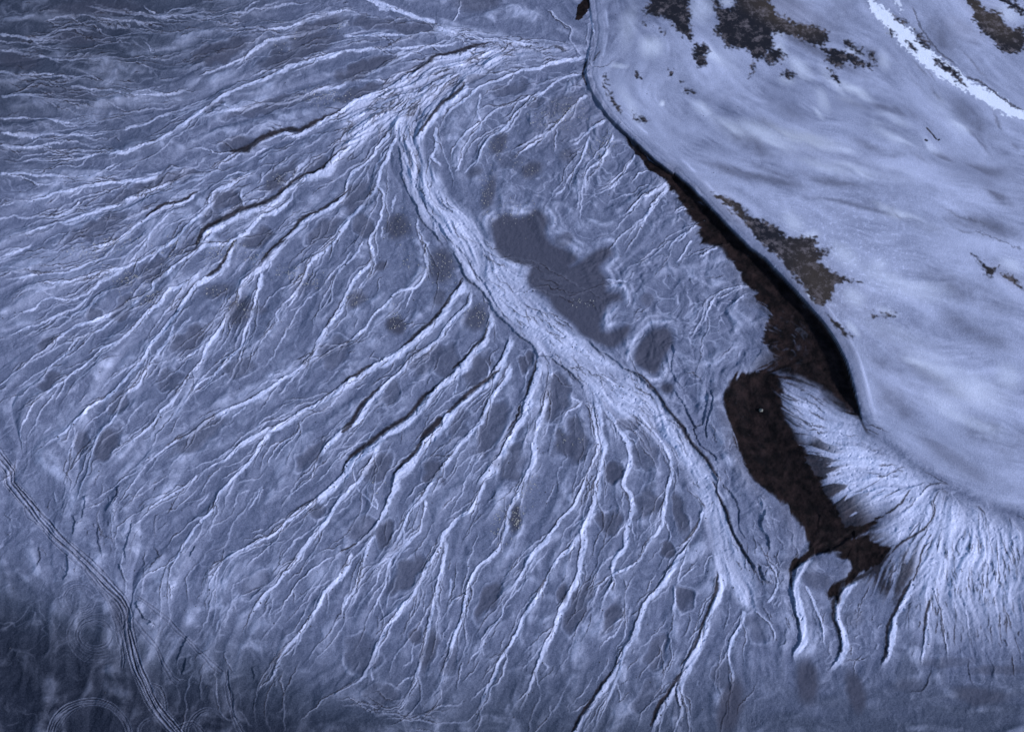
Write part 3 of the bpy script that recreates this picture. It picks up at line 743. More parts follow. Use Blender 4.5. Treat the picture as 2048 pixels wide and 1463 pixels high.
for poly in (pts(5, "930,-100 1100,-120 1180,20 1330,60 1320,120 1350,150 1430,110 1500,60 1580,40 1590,80 1520,160 1560,230 1560,300 1640,310 1650,350 1570,380 1520,500 1560,540 1690,500 1680,560 1600,630 1530,610 1420,560 1370,500 1250,400 1220,340 1110,270 1100,210 1110,130 950,70"),
             pts(5, "1830,520 1920,520 1950,600 1900,680 1850,780 1780,760 1720,700 1760,590"),
             pts(2, "880,1300 960,1250 1060,1270 1150,1225 1215,1290 1200,1360 1230,1420 1330,1463 1390,1520 1280,1580 1100,1560 940,1500 900,1400")):
    pc_ = catmull(np.vstack([poly, poly[:1]]), 8); wx_, wy_ = PX+.22*(WX-PX), PY+.22*(WY-PY)
    r_ = polysd(pc_, 40, wx_, wy_); (i0, i1, j0, j1), d_ = r_; s_ = (slice(i0, i1), slice(j0, j1))
    DAMP[s_] = np.maximum(DAMP[s_], smooth(d_, -7, 7))
    q_ = np.exp(-((d_+13)/5.0)**2)+.55*np.exp(-((d_+26)/3.5)**2)
    q_ = q_*smooth(fbm(U[s_], V[s_], 60, 2, 96), -.35, .25)
    PALE[s_] = np.maximum(PALE[s_], .62*q_); HR[s_] += .9*q_ - 1.2*smooth(d_, -10, 4)
PALE = np.maximum(PALE, 0)
tr = full(TRUNK, -10, 14, WX, WY, 40)
PALE = np.maximum(PALE, tr*(0.70+0.16*np.tanh(S2)))
fanm = full(FAN, -20, 50, WX, WY, 80)
PALE = np.maximum(PALE, fanm*(0.92+.08*np.tanh(S2))*smooth(PY-.12*(PX-1700), 1330, 1080))
# dark patches and salt on the plateau
for poly in (pts(3, "0,-20 72,-20 70,100 100,200 110,240 40,200 0,170 -60,60 -90,100 -150,30 -150,-20"), pts(3, "225,-20 265,-20 280,50 350,45 355,-20 540,-20 600,80 700,130 820,150 910,190 900,240 860,280 780,260 720,220 640,200 570,190 590,260 550,310 520,350 460,340 420,290 300,270 290,230 220,190 260,130"),
             pts(2, "1780,60 1850,-20 2048,-20 2060,250 1980,190 1940,120 1870,100 1800,90"),
             pts(3, "120,260 180,250 215,300 180,330 200,380 140,400 120,330"), pts(3, "520,340 560,290 620,280 655,340 610,350 620,375 540,370"), pts(3, "460,350 485,360 472,420 440,450"),
             pts(3, "860,285 920,285 1000,300 1060,320 1080,345 1180,385 1150,402 1100,385 1065,402 1030,365 990,360 1000,390 940,395 890,355 900,320"),
             pts(3, "995,232 1045,245 1055,280 1100,290 1115,330 1060,322 1035,285 1000,262"), pts(3, "1140,288 1168,308 1182,365 1150,350"), pts(3, "895,405 950,435 972,492 935,470"),
             pts(3, "625,430 670,412 715,440 700,465 650,452"),
             pts(3, "1690,-20 1760,-20 1830,60 1920,70 1920,120 1980,160 2060,160 2060,290 1990,320 1930,310 1870,250 1800,190 1740,110 1750,60"),
             pts(3, "1880,-20 1960,-20 2060,60 2060,95 1970,50"),
             pts(3, "1400,175 1455,220 1510,275 1480,285 1420,235"), pts(3, "1515,342 1580,368 1655,425 1700,492 1665,488 1600,425 1540,385"), pts(3, "1280,85 1365,130 1355,152 1300,115"),
             pts(3, "1245,165 1295,200 1280,220"), pts(3, "1350,225 1400,258 1422,302 1378,290"),
             pts(3, "210,1125 300,1150 390,1190 440,1260 520,1290 600,1330 680,1400 760,1440 820,1480 560,1480 470,1380 400,1280 300,1200"),
             pts(6, "500,-20 840,-20 830,40 880,60 930,40 900,75 850,110 920,180 1000,215 1100,250 1000,240 950,260 910,350 870,390 830,370 770,300 700,200 600,90"),
             pts(3, "780,1410 830,1385 838,1420 790,1430"),
             pts(6, "885,425 950,465 1000,515 1055,575 1010,565 930,505"), pts(6, "1125,408 1195,430 1170,448"), pts(6, "1215,425 1290,432 1290,442 1220,436"),
             pts(6, "1730,75 1810,118 1830,150 1892,150 1865,212 1820,202 1808,150"), pts(6, "1915,202 1980,208 2060,295 1975,250"),
             pts(2, "1562,425 1572,520 1605,590 1648,640 1642,662 1590,612 1553,530 1545,460"), pts(2, "1705,660 1765,688 1802,702 1790,718 1735,705"),
             pts(2, "1730,425 1755,435 1755,460 1735,450"), pts(2, "1925,408 1950,415 1945,450 1928,445"), pts(2, "2020,520 2048,515 2060,545 2025,540"), pts(2, "1875,165 1890,180 1905,200 1880,185"), pts(2, "1765,125 1790,140 1790,155 1770,145"),
             pts(3, "60,520 110,525 122,542 70,545"), pts(3, "35,478 60,482 55,490"), pts(3, "1140,-20 1200,-20 1190,0")):
    patch(PATCH, poly, -5.0, 3.5)
def softline(A, tile, s, wd, amp=1.0):
    r = linefield(pts(tile, s), wd*3+8, wx=WX, wy=WY)
    if r is None: return
    sl_, D, S, T = r
    A[sl_] = np.maximum(A[sl_], amp*np.exp(-(D/(wd*1.1))**2)*smooth(T, 0, .35)*(1-smooth(T, .65, 1))*(.55+.45*np.tanh(S2[sl_]+S3[sl_])))
def thin(A, tile, s, wd, amp=1.0, wx=RX, wy=RY):
    r = linefield(pts(tile, s), wd+8, wx=wx, wy=wy)
    if r is None: return
    sl_, D, S, T = r
    A[sl_] = np.maximum(A[sl_], amp*(1-smooth(D, wd*.4, wd+.8))*smooth(T, 0, .1)*(1-smooth(T, .9, 1)))
WX2 = PX+0.35*(WX-PX); WY2 = PY+0.35*(WY-PY)
thin(PATCH, 3, "1472,742 1520,790 1545,822", 1.8, wx=WX2, wy=WY2); thin(PATCH, 3, "1545,822 1560,815", 2, wx=WX2, wy=WY2); thin(PATCH, 3, "1465,815 1485,825", 2, wx=WX2, wy=WY2)
thin(PATCH, 3, "1700,435 1800,490 1900,560 2048,655", 2.2, .8); thin(PATCH, 3, "1380,30 1410,90 1440,160 1500,240 1560,310 1650,390", 1.8, .6, WX, WY); softline(PATCH, 3, "1380,345 1450,440 1520,530 1600,640 1640,690", 2.5, .45)
softline(PATCH, 3, "1420,360 1500,450 1560,540 1600,610", 1.6, .4); softline(PATCH, 3, "1200,240 1290,330 1400,470 1500,560 1560,620", 1.4, .4)
softline(DAMP, 3, "1180,630 1300,660 1430,690", 6, .5); softline(DAMP, 3, "250,730 420,830 520,900 640,980", 16, .45); softline(DAMP, 3, "1000,800 1200,880 1430,910", 7, .4); softline(DAMP, 3, "700,1140 1000,1180 1300,1270 1480,1330", 5, .5); softline(DAMP, 3, "1600,640 1720,760 1850,900 1900,960", 4, .45)
softline(DAMP, 3, "1280,-10 1340,120 1480,260 1640,400 1760,480", 9, .4); softline(DAMP, 3, "1500,1230 1700,1300 2048,1450", 8, .4)
for _l in ("900,560 1100,610 1300,640 1500,720", "400,650 700,800 1000,860", "300,900 700,1020 1100,1100 1500,1150", "1300,840 1500,920 1800,1000 2048,1020", "500,120 900,330 1200,480", "1450,450 1700,700 1900,900", "0,900 200,950 500,1040 900,1090", "1650,900 1850,1100 2048,1250"):
    softline(DAMP, 3, _l, 9, .6)
for _l in ('1560,60 1620,200 1720,330 1850,470 2000,600', '1330,300 1450,420 1540,560 1600,680', '1850,640 1900,720 1960,800', '1880,720 1950,790 2048,900', '1480,1180 1700,1270 1900,1350 2048,1400', '1550,1250 1680,1340 1800,1370', '1240,1210 1380,1310 1500,1340 1640,1300'):
    softline(PATCH, 3, _l, 2.6, .5)
for _l in ("150,640 400,780 800,900", "450,700 700,800 900,850 1100,900", "900,500 1050,560 1180,590", "1100,700 1400,830 1600,900", "800,950 1100,1000 1500,1080", "1200,1210 1400,1290 1600,1350", "1500,520 1650,700 1750,800", "100,300 250,330 420,420"):
    softline(SALT, 3, _l, 12, .5)
for _l in ("1300,560 1500,700 1800,850", "1400,900 1700,1050 2000,1150", "1000,130 1300,260 1700,330", "1350,700 1500,740 1650,860"):
    softline(SALT, 6, _l, 16, .35)
for _l in ("1200,620 1500,800 1800,1000", "1500,400 1800,560 2048,640", "1100,460 1300,560 1500,620", "1300,1000 1600,1250 2000,1500"):
    softline(DAMP, 6, _l, 16, .42)
thin(PATCH, 6, "1740,-60 1900,0 2048,60", 1.5, .5)
patch(SALT, pts(3, "1125,-20 1180,15 1260,60 1330,130 1400,170 1430,240 1500,290 1560,340 1650,400 1720,460 1850,530 2060,655 2060,710 1950,680 1850,620 1700,530 1600,480 1500,420 1400,330 1300,240 1220,150 1150,60"), -2.5, 2)
patch(SALT, pts(3, "1288,-20 1318,-20 1335,75 1322,75"), -1.5, 1.5, .7)
SALT *= 1-0.9*PATCH
SOFT = """3 1050 530 130 32 28 .8|3 940 500 80 25 45 .6|3 740 400 100 45 40 .6|3 660 470 60 30 0 .4|3 620 280 90 40 60 .5|3 1040 300 60 25 20 .6|3 520 780 180 60 20 .6|3 700 820 140 30 10 .5|3 170 640 90 40 35 .5|3 160 60 90 80 0 .4|3 310 10 50 30 0 .6|3 900 980 200 40 15 .4|3 1000 880 90 25 20 .45|3 1230 350 40 60 -20 .4|3 870 590 40 90 -25 .4|3 1290 700 120 25 25 .35|3 1960 80 90 60 30 .7|3 600 180 40 80 -30 .5|3 800 1380 60 40 -20 .7|3 700 1300 90 60 45 .5|3 1260 1230 120 25 25 .45|3 900 440 40 90 -30 .3|3 840 660 60 20 50 .5
2 1880 605 20 20 30 1|2 1820 280 80 70 0 .7|2 1640 380 60 12 0 .5|2 1700 620 40 150 -30 .35|2 1690 150 60 150 10 .3
6 1420 715 90 32 20 .6|6 1750 880 230 110 20 .5|6 1560 780 60 60 0 .4|6 1950 800 90 90 0 .45|6 1000 90 120 60 40 .45|6 1250 230 200 60 25 .4|6 1400 300 250 50 15 .35|6 1050 330 90 50 40 .5|6 1350 560 280 60 20 .2|6 1970 150 80 40 20 .5|6 1200 150 60 60 0 .4|6 1050 520 20 60 -35 .6|6 800 330 12 60 -35 .9|6 1600 960 160 60 20 .3|6 1250 420 70 30 20 .4"""
for q in SOFT.replace('\n', '|').split('|'):
    a = [float(v) for v in q.split()]; ell(SALT, int(a[0]), *a[1:6], a[6]*.72, 0.95)
mot = .35+.65*smooth(fbm(U, V, 70, 4, 261, .65), -.35, .35)
STN = np.zeros(X.shape, np.float32)
for q in "6 1250 700 330 110 25 .5|6 1700 300 350 90 20 .45|6 1900 1150 300 120 20 .5|6 1300 950 260 80 45 .45|3 1750 700 250 70 45 .5|3 420 830 200 60 30 .6|3 1850 1330 260 70 15 .6|3 1150 330 160 50 35 .4|3 930 130 130 120 0 .4|3 1300 1250 260 40 22 .4|3 1550 230 90 160 -35 .5|3 650 640 160 50 30 .3".split('|'):
    a = [float(v) for v in q.split()]; ell(STN, int(a[0]), *a[1:6], a[6], 0.95)
DAMP = np.maximum(DAMP, STN*mot)
# brown tint near the ochre flats
ell(TAN, 6, 850, 250, 330, 160, 55, .8, .9); ell(TAN, 3, 650, 60, 300, 130, 25, .9, .8); ell(TAN, 3, 1850, 100, 260, 90, 40, .8, .8); ell(TAN, 3, 330, 1220, 200, 60, 45, .8, .8); ell(TAN, 3, 1700, 180, 160, 60, 30, .7, .8); ell(TAN, 6, 1960, 220, 160, 60, 30, .7, .8); ell(TAN, 3, 1900, 1060, 500, 200, 10, .2, .9)
ell(TAN, 6, 1000, 330, 330, 170, 40, .55, .9); ell(TAN, 3, 900, 900, 500, 120, 15, .35, .9); ell(TAN, 2, 1350, 700, 300, 180, -30, .45, .9); ell(TAN, 6, 400, 1250, 90, 260, -20, .6, .9); ell(TAN, 9, 700, 250, 120, 200, -20, .5, .9)
# the dark hollow under the crest
hol = full(HOLLOW, -36, 24, WX, WY, 40)
hol = np.maximum(hol, full(NARROW, -3, 7, WX, WY, 20)*smooth(PY, 150, 420)); hol = np.maximum(hol, full(HOLLOW2, -2.5, 2.5, WX, WY, 20)); hol = np.maximum(hol, full(NARROW, -2, 6, WX, WY, 20)*smooth(PY, 150, 420))
thr = 0.5 + 0.28*np.tanh(S2*.8)*smooth(hol, 0.02, .5)
edge_rag = smooth(hol, 0.25+0.18*np.tanh(S2), 0.75+0.18*np.tanh(S2))
hol = hol*0.35+edge_rag*.65
# rills of the pale fan run down into the dark floor
hol2 = smooth(hol + .46*np.tanh(.8*S2+.6*S1)*(1-np.abs(2*hol-1)), .18, .80)
fold = np.exp(-((fbm(U+9*S3, V+9*S3, 34, 3, 251)-.05)/.10)**2)*full(pts(6, "520,440 640,400 760,520 800,640 700,760 560,780"), -10, 30, WX, WY, 60)
hol2 = hol2*(1-.22*fold*smooth(S1+S2, -.5, 1.5))
BROWN = np.maximum(BROWN*0.9, hol2)
_r = polysd(HOLLOW, 110, WX, WY); hd = np.full(X.shape, -200, np.float32); hd[_r[0][0]:_r[0][1], _r[0][2]:_r[0][3]] = _r[1]
fe = full(FAN, -45, -8, WX, WY, 80)*smooth(1.0*S1*.7+.9*S2+.5*S3+1.5-3.6*np.clip(-hd/85, 0, 1.5)*smooth(PY, 700, 900), -.2, .9)*smooth(hd, -100, -70)*smooth(PX-(1560+(PY-800)*.55), 95, 20)
BROWN = np.maximum(BROWN, fe*.9)
ed_keep = smooth(DPL, 0.6, 2.4)*(1-smooth(PY, 890, 960))
BROWN = np.maximum(BROWN, .95*smooth(DPL, -5, -2)*smooth(PY, 120, 330)*(1-smooth(PY, 850, 880))*(DPL < 3))  # shaded crest face and the shadow strip below it painted in as brown
BROWN *= 1-ed_keep*0.97
LOBE = full(pts(6, "480,300 600,400 720,520 790,640 700,740 560,770 420,790 470,700 560,600 540,480 440,400 380,330"), -25, 40, WX, WY, 60)
BROWN = np.maximum(BROWN, LOBE*smooth(S2+.6*S3-1.6*smooth(PX, 1570, 1470)+.5, -.9, 1.0)*.9)
BROWN = np.maximum(BROWN, .30*full(HOLLOW, -48, 0, WX, WY, 60)*smooth(S2, -1.5, 1.5)*(1-fanm))
FE2 = full(pts(9, '1000,380 1130,350 1200,500 1300,420 1450,330 1420,560 1300,760 1180,640 1060,560 960,480'), -12, 20, WX, WY, 60)
BROWN = np.maximum(BROWN, FE2*smooth(.9*S1+.9*S2+.4, -.6, 1.2)*.85)
UPF = full(pts(6, "560,760 640,1000 760,1200 900,1100 1000,1080 1110,1090 1060,1020 950,950 850,870 700,800"), -12, 16, WX, WY, 40)
BROWN *= 1-UPF*smooth(0.8*S1+0.9*S2+2.6*smooth(PX-0.5*(820-PY), 1560, 1740)-.9, -0.8, 1.2)*0.95
# darker ground tone towards the near edge and the far left
edge_dark = smooth(PY + 60*fbm(U, V, 260, 3, 71) - 0.10*(PX-1000)*(PX > 1000), 1210, 1500)*0.62
edge_dark = np.maximum(edge_dark, smooth(PY - 0.30*PX*1.0 + 50*fbm(U, V, 200, 3, 72), 1040, 1330)*1.0)
edge_dark = np.maximum(edge_dark, (1-smooth(np.hypot((PX+120)/820, (PY+60)/430) + 0.15*fbm(U, V, 200, 3, 73), 0.42, 1.15))*0.74)
edge_dark = np.maximum(edge_dark, smooth(PY-0.0*PX+40*fbm(U, V, 200, 3, 74)+14*S3+12*S2, 1270, 1450)*smooth(PX, 1330, 1600)*.56)
EDGE_DARK = edge_dark.astype(np.float32)

# ------------------------------------------------------------------ tyre tracks (ruts) in the near left corner
RUT = np.zeros(X.shape, np.float32); RIM = np.zeros(X.shape, np.float32); TRK = np.zeros(X.shape, np.float32)
def off(p, o):
    q = catmull(p, 10); d = np.gradient(q, axis=0); n = np.c_[-d[:, 1], d[:, 0]]/(np.hypot(d[:, 0], d[:, 1])[:, None]+1e-9)
    ph = o*1.7; tt = np.linspace(0, 9, len(q)); o = o + 1.6*np.sin(tt*1.3+ph)+1.0*np.sin(tt*3.1+2*ph)
    return q + n*np.asarray(o)[:, None]
def rut(p, wd, amp):
    r = linefield(p, wd*3+4, 14, PX+.35*(WX-PX), PY+.35*(WY-PY))
    if r is None: return
    s, D, S, T = r; tp = smooth(T, 0, .05)*(1-smooth(T, .95, 1))
    br = 0.65+0.35*smooth(fbm(U[s], V[s], 40, 2, int(97+amp*10)), -.3, .3)
    RUT[s] = np.maximum(RUT[s], amp*br*tp*(1-smooth(D, wd*.35, wd)))
    RIM[s] = np.maximum(RIM[s], amp*tp*np.exp(-((D-wd*1.5)/(wd*.55))**2))
MAIN = np.vstack([pts(4, "-60,1190 0,1275 60,1350"), pts(7, "60,0 150,110 250,230 350,340 450,430 550,525 650,635 720,710 748,780 752,860 770,950 800,1070 845,1180 905,1300 980,1400 1040,1470 1100,1540")])
for o_, wd, am in ((-6.5, 2.0, 1), (2.0, 2.1, 1), (7.5, 1.5, .8), (-11.5, 1.3, .6), (-2.2, 1.2, .6), (12.5, 1.2, .5)): rut(off(MAIN, o_), wd, am)
rng = np.random.RandomState(9)
ALT = [pts(7, "450,430 560,560 620,650 660,740 700,830 720,900"), pts(7, "480,480 580,600 640,700 690,780 740,880"), pts(7, "720,740 800,810 850,880 910,950 960,1050 1010,1140 1070,1185"), pts(7, "300,250 450,390 560,500 680,600"),
       pts(7, "730,780 790,870 800,960 820,1060"), pts(7, "160,130 180,200 260,260"), pts(7, "800,665 950,770 1100,920 1320,1120"), pts(7, "680,800 710,900 730,1050 720,1100"), pts(7, "1010,1440 1130,1400 1200,1463"), pts(7, "1330,1090 1350,1250 1390,1400 1430,1480"), pts(7, "860,1180 940,1200 970,1300 980,1380")]
for p in ALT:
    rut(p, 1.5, .5); rut(off(p, 6), 1.4, .4)
def ring(cx, cy, rx, ry, a0, a1, rot=0, n=26):
    a = np.radians(np.linspace(a0, a1, n)); x = cx+rx*np.cos(a); y = cy+ry*np.sin(a)
    return pts(7, ' '.join('%f,%f' % (u, v) for u, v in zip(x, y)))
for cx, cy, rx, ry, a0, a1, am in ((475, 690, 95, 85, 0, 350, .5), (470, 680, 70, 62, 20, 360, .4), (460, 690, 112, 100, 90, 320, .35), (560, 890, 100, 88, 0, 360, .6), (565, 895, 82, 70, 30, 330, .5), (570, 900, 125, 120, 60, 300, .4), (550, 900, 145, 150, 70, 260, .45),
                                   (560, 870, 150, 160, 60, 200, .35), (530, 1500, 240, 230, 160, 380, .9), (530, 1500, 215, 205, 170, 370, .8), (1220, 1480, 130, 150, 180, 330, .6), (1225, 1480, 115, 135, 180, 320, .45), (900, 1470, 80, 90, 170, 300, .5)):
    rut(ring(cx+rngb.randn()*4, cy+rngb.randn()*4, rx, ry, a0, a1), 1.6, am*.6); rut(ring(cx+rngb.randn()*9, cy+rngb.randn()*9, rx*(.9+.1*rngb.rand()), ry*.94, a0+30*rngb.rand(), a1-30*rngb.rand()), 1.4, am*.4)
r = linefield(MAIN, 24, 14, PX, PY); s, D, S, T = r; TRK[s] = np.maximum(TRK[s], (D < 13.5))
ct = full(pts(7, "640,640 760,700 800,900 760,1000 700,900 650,780"), -6, 10, PX, PY, 30)
print('patches', round(time.time()-T0, 1))

# ------------------------------------------------------------------ assemble the height
plat = smooth(DPL, 0, 20)*(1-south_) if False else smooth(DPL, 0, 25)
SW1 = fbm(U, V, 40, 3, 201); qx = U + 26*fbm(U, V, 60, 2, 202); qy = V + 26*fbm(U, V, 60, 2, 203)
swirl = fbm(qx, qy, 34, 4, 204, .55)
TRF = np.maximum(tr*(.25+.55*smooth(PY, 620, 380)), fanm*0.16); rough = (1-0.85*plat)*(1-0.5*DAMP)
Hh = H0 + HR*(1-.8*DAMP*full(RMID, -5, 5, PX, PY, 20))*(1-0.9*plat*(1-smooth(PY, 850, 950)))*(1-smooth(DPL, -7, -1)*(1-smooth(PY, 840, 880))*(DPL < 60))
Hh = Hh + rough*(0.55*S2 + 0.20*S1*(0.5+PALE) + 1.0*np.tanh(S3)*0.9 + TRF*(0.5*S1+0.9*S2)) + rough*1.6*swirl
ul = (1-smooth(np.hypot((PX+60)/900, (PY)/420), .5, 1.1))
Hh = Hh + ul*(1.5*S3*0.8)
lef = smooth(PX+0.5*(PY-500), 900, 300)*(1-plat)
md = np.abs(S4); md = 1-np.exp(-md*1.3)
Hh = Hh + (0.5+1.1*lef)*2.8*md*(1-plat)*(1-.7*tr)*(1-fanm) + (1-plat)*lef*1.2*S3
nl = smooth(PY-0.35*PX, 950, 1200)
Hh = Hh + nl*3.6*fbm(qx, qy*0.6+qx*.3, 60, 3, 211)
rm = full(RMID, -30, 30, PX, PY, 40)
Hh = Hh + rm*3.4*fbm(qx, qy, 30, 3, 205)
# scattered pits and nicks along the pale bands
Hh = Hh - PALE*1.1*smooth(fbm(U, V, 9, 2, 206), .30, .5)*(1-plat)
Hh = Hh + 0.16*fbm(U, V, 3.5, 2, 207) + (0.55*(1-plat)+.12)*fbm(U, V, 9, 3, 208, .7)
# crest lip: a low rounded rim with two faint steps along the plateau edge
lip = smooth(-DPL, -22, -2)*smooth(DPL, -1, 2)*(1-smooth(PY, 900, 1000))
WD = DPL + 1.2*(WX-PX)*0.3
Hh = Hh + 0.35*np.exp(-((WD-24)/3.0)**2)*(1-smooth(PY, 820, 900)) - 0.8*np.exp(-((WD-12)/2.0)**2)*(1-smooth(PY, 380, 560))
Hh = Hh - 2.0*RUT + 0.9*RIM*(1-RUT) - 0.6*ct
Hh = Hh - 0.35*PATCH
# ------------------------------------------------------------------ assemble the surface masks
PALE = PALE*(0.86+0.14*np.tanh(S1)) 
streak = smooth(0.7*S2+0.7*S3, -.3, 1.6)
PALE = np.maximum(PALE, (1-plat)*(1-DAMP)*(0.03+0.36*streak*smooth(swirl, -.3, .4)+.12*smooth(swirl, 0, .5)+(.10+.20*lef)*np.exp(-(S4/.22)**2)*(.5+.5*np.tanh(S3))))
wisps = smooth(np.abs(fbm(qx, qy, 46, 3, 221)), 0.07, 0.0)*smooth(fbm(U, V, 150, 2, 222), -.25, .25)
PALE = np.maximum(PALE, wisps*0.38*(1-plat)*(1-0.7*DAMP)*smooth(DPL, -900, -100))
pl_tone = 0.38 + 0.07*S3*smooth(fbm(U, V, 120, 2, 225), -.5, .4) + 0.05*S2 + 0.05*S1*smooth(fbm(U, V, 90, 2, 226), -.2, .4) + 0.22*fbm(U, V, 170, 4, 223)+0.12*smooth(PX+PY, 1700, 2600)+.10*S4*smooth(fbm(U, V, 300, 2, 228), -.4, .3)+.16*fbm(U, V, 26, 4, 231, .7)*smooth(fbm(U, V, 200, 2, 232), -.4, .3)+.34*smooth(fbm(U, V, 9, 3, 233, .7), .05, .5)*np.exp(-(((PX-1700)/190)**2+((PY-520)/170)**2))
PALE = PALE*(1-plat) + plat*pl_tone*(1-DAMP*.8)
PALE = PALE*(1-0.28*plat*smooth(DPL, 34, 20)*smooth(PY, 900, 800)*smooth(PY, 250, 400))+0.38*np.exp(-((DPL-31)/2.4)**2)*smooth(fbm(U, V, 60, 2, 240), -.25, .2)*smooth(PY, 860, 760)
PALE = np.where(TAN > 0, PALE, PALE)
PALE = np.maximum(PALE, 0.62*RIM); EDGE_DARK *= 1-.6*RIM
BROWN = np.maximum(BROWN, GUL_SHADE*0.85)  # shade at the foot of scarps and banks is painted brown too
print('masks', round(time.time()-T0, 1))

# ------------------------------------------------------------------ meshes
ext = np.array([4, 14, 40, 120, 400, 1500, 6000], np.float32)
XG = np.concatenate([xs[0]-ext[::-1], xs, xs[-1]+ext]); YG = np.concatenate([ys[0]-ext[::-1], ys, ys[-1]+ext])
k = len(ext)
def pad(a):
    # beyond the detailed area every value settles to the average of its surroundings
    p = np.pad(a.astype(np.float32), k, mode='edge'); mu = float(np.median(a))
    ring_ = np.ones(p.shape, np.float32); n0, n1 = p.shape
    dist = np.maximum.outer(np.maximum(k-np.arange(n0), np.arange(n0)-(n0-1-k)), np.zeros(n1, int)); dist = np.maximum(dist, np.maximum(k-np.arange(n1), np.arange(n1)-(n1-1-k))[None, :])
    t = np.clip(dist/3.0, 0, 1); return (p*(1-t)+mu*t).astype(np.float32)
Z = pad(Hh*M); fade = np.ones(Z.shape, np.float32)
nX, nY = len(XG), len(YG)
VX, VY = np.meshgrid(XG, YG)
gy_, gx_ = np.gradient(Z, YG, XG)
NRM = np.stack([-gx_, -gy_, np.ones_like(Z)], -1); NRM /= np.linalg.norm(NRM, axis=-1, keepdims=True)
MASKS = {'pale': pad(PALE), 'damp': pad(DAMP), 'brown': pad(np.clip(BROWN, 0, 1)), 'salt': pad(SALT), 'patch': pad(PATCH), 'tan': pad(TAN), 'edge_dark': pad(EDGE_DARK), 'rut': pad(np.maximum(RUT, .6*ct))}

def material(name):
    m = bpy.data.materials.new(name); m.use_nodes = True; t = m.node_tree; N = t.nodes; Lk = t.links
    b = N['Principled BSDF']
    tc = N.new('ShaderNodeNewGeometry')
    def noise(scale, detail=4, rough=.6):
        n = N.new('ShaderNodeTexNoise'); n.inputs['Scale'].default_value = scale; n.inputs['Detail'].default_value = detail; n.inputs['Roughness'].default_value = rough
        Lk.new(tc.outputs['Position'], n.inputs['Vector']); return n.outputs['Fac']
    def rng_(src, a, b_, c, d):
        n = N.new('ShaderNodeMapRange'); n.inputs[1].default_value = a; n.inputs[2].default_value = b_; n.inputs[3].default_value = c; n.inputs[4].default_value = d
        Lk.new(src, n.inputs[0]); return n.outputs[0]
    def math_(op, a, b_):
        n = N.new('ShaderNodeMath'); n.operation = op; n.use_clamp = op != 'ADD' and op != 'SUBTRACT'
        for i, v in enumerate((a, b_)):
            if isinstance(v, (int, float)): n.inputs[i].default_value = v
            else: Lk.new(v, n.inputs[i])
        return n.outputs[0]
    def attr(nm):
        n = N.new('ShaderNodeAttribute'); n.attribute_name = nm; return n.outputs['Fac']
    def mix(f, a, b_, mode='MIX'):
        n = N.new('ShaderNodeMix'); n.data_type = 'RGBA'; n.blend_type = mode
        if isinstance(f, (int, float)): n.inputs[0].default_value = f
        else: Lk.new(f, n.inputs[0])
        for i, v in ((6, a), (7, b_)):
            if isinstance(v, tuple): n.inputs[i].default_value = (*v, 1)
            else: Lk.new(v, n.inputs[i])
        return n.outputs[2]
    fine = noise(3.2, 3, .7); grain = noise(5.0, 2, .8); med = noise(.35, 4, .6); big = noise(.03, 3, .5)
    mud = mix(rng_(med, .35, .65, 0, 1), C_MUD1, C_MUD2)
    c = mix(rng_(attr('edge_dark'), 0, .62, 0, 1), mud, C_DARK)
    c = mix(rng_(attr('edge_dark'), .62, 1.0, 0, 1), c, C_DARK3)
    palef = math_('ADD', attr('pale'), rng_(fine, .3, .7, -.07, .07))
    c = mix(math_('MULTIPLY', palef, rng_(attr('edge_dark'), 0, 1, 1, .30)), c, C_PALE)
    c = mix(math_('MULTIPLY', attr('damp'), .92), c, C_DAMP)
    c = mix(math_('MULTIPLY', attr('tan'), .45), c, mix(.5, c, C_TAN))
    c = mix(attr('salt'), c, C_SALT)
    pc = mix(attr('tan'), C_PATCH, C_OCHRE)
    pc = mix(rng_(noise(.33, 7, .78), .50, .66, 0, .6), pc, C_TAN)
    c = mix(attr('patch'), c, pc)
    bf = math_('MULTIPLY', attr('brown'), rng_(fine, .3, .75, 1.0, .985))
    c = mix(bf, c, mix(rng_(med, .4, .7, 0, 1), C_BRN1, C_BRN2))
    c = mix(math_('MULTIPLY', attr('rut'), .85), c, C_LOW2)
    gm = math_('ADD', rng_(grain, .25, .75, .38, .62), rng_(fine, .3, .7, .42, .58))
    vm = N.new('ShaderNodeVectorMath'); vm.operation = 'SCALE'; Lk.new(c, vm.inputs[0]); Lk.new(gm, vm.inputs['Scale'])
    Lk.new(vm.outputs[0], b.inputs['Base Color'])
    b.inputs['Roughness'].default_value = .85; b.inputs['Specular IOR Level'].default_value = .08
    bp = N.new('ShaderNodeBump'); bp.inputs['Strength'].default_value = .55; bp.inputs['Distance'].default_value = .12
    hs = math_('ADD', fine, math_('MULTIPLY', grain, .5)); Lk.new(hs, bp.inputs['Height']); Lk.new(bp.outputs[0], b.inputs['Normal'])
    return m
C_MUD1 = (.108, .122, .190); C_MUD2 = (.150, .165, .240); C_PALE = (.62, .64, .82); C_DAMP = (.066, .066, .092); C_DARK3 = (.013, .017, .030); C_DARK = (.046, .056, .085); C_LOW2 = (.03, .03, .045)
C_SALT = (.80, .82, .92); C_TAN = (.24, .20, .21); C_PATCH = (.016, .016, .022); C_OCHRE = (.058, .044, .036); C_BRN1 = (.0035, .0020, .0020); C_BRN2 = (.024, .0135, .0125)
mat = material('silt')
idx = np.arange(nX*nY).reshape(nY, nX)
quads = np.stack([idx[:-1, :-1], idx[:-1, 1:], idx[1:, 1:], idx[1:, :-1]], -1)
cls = np.zeros((nY-1, nX-1), np.int8)
fm = lambda a: pad(a)[:-1, :-1]
cls[fm((DPL > 0.5) & (ED > .3)) > .5] = 1
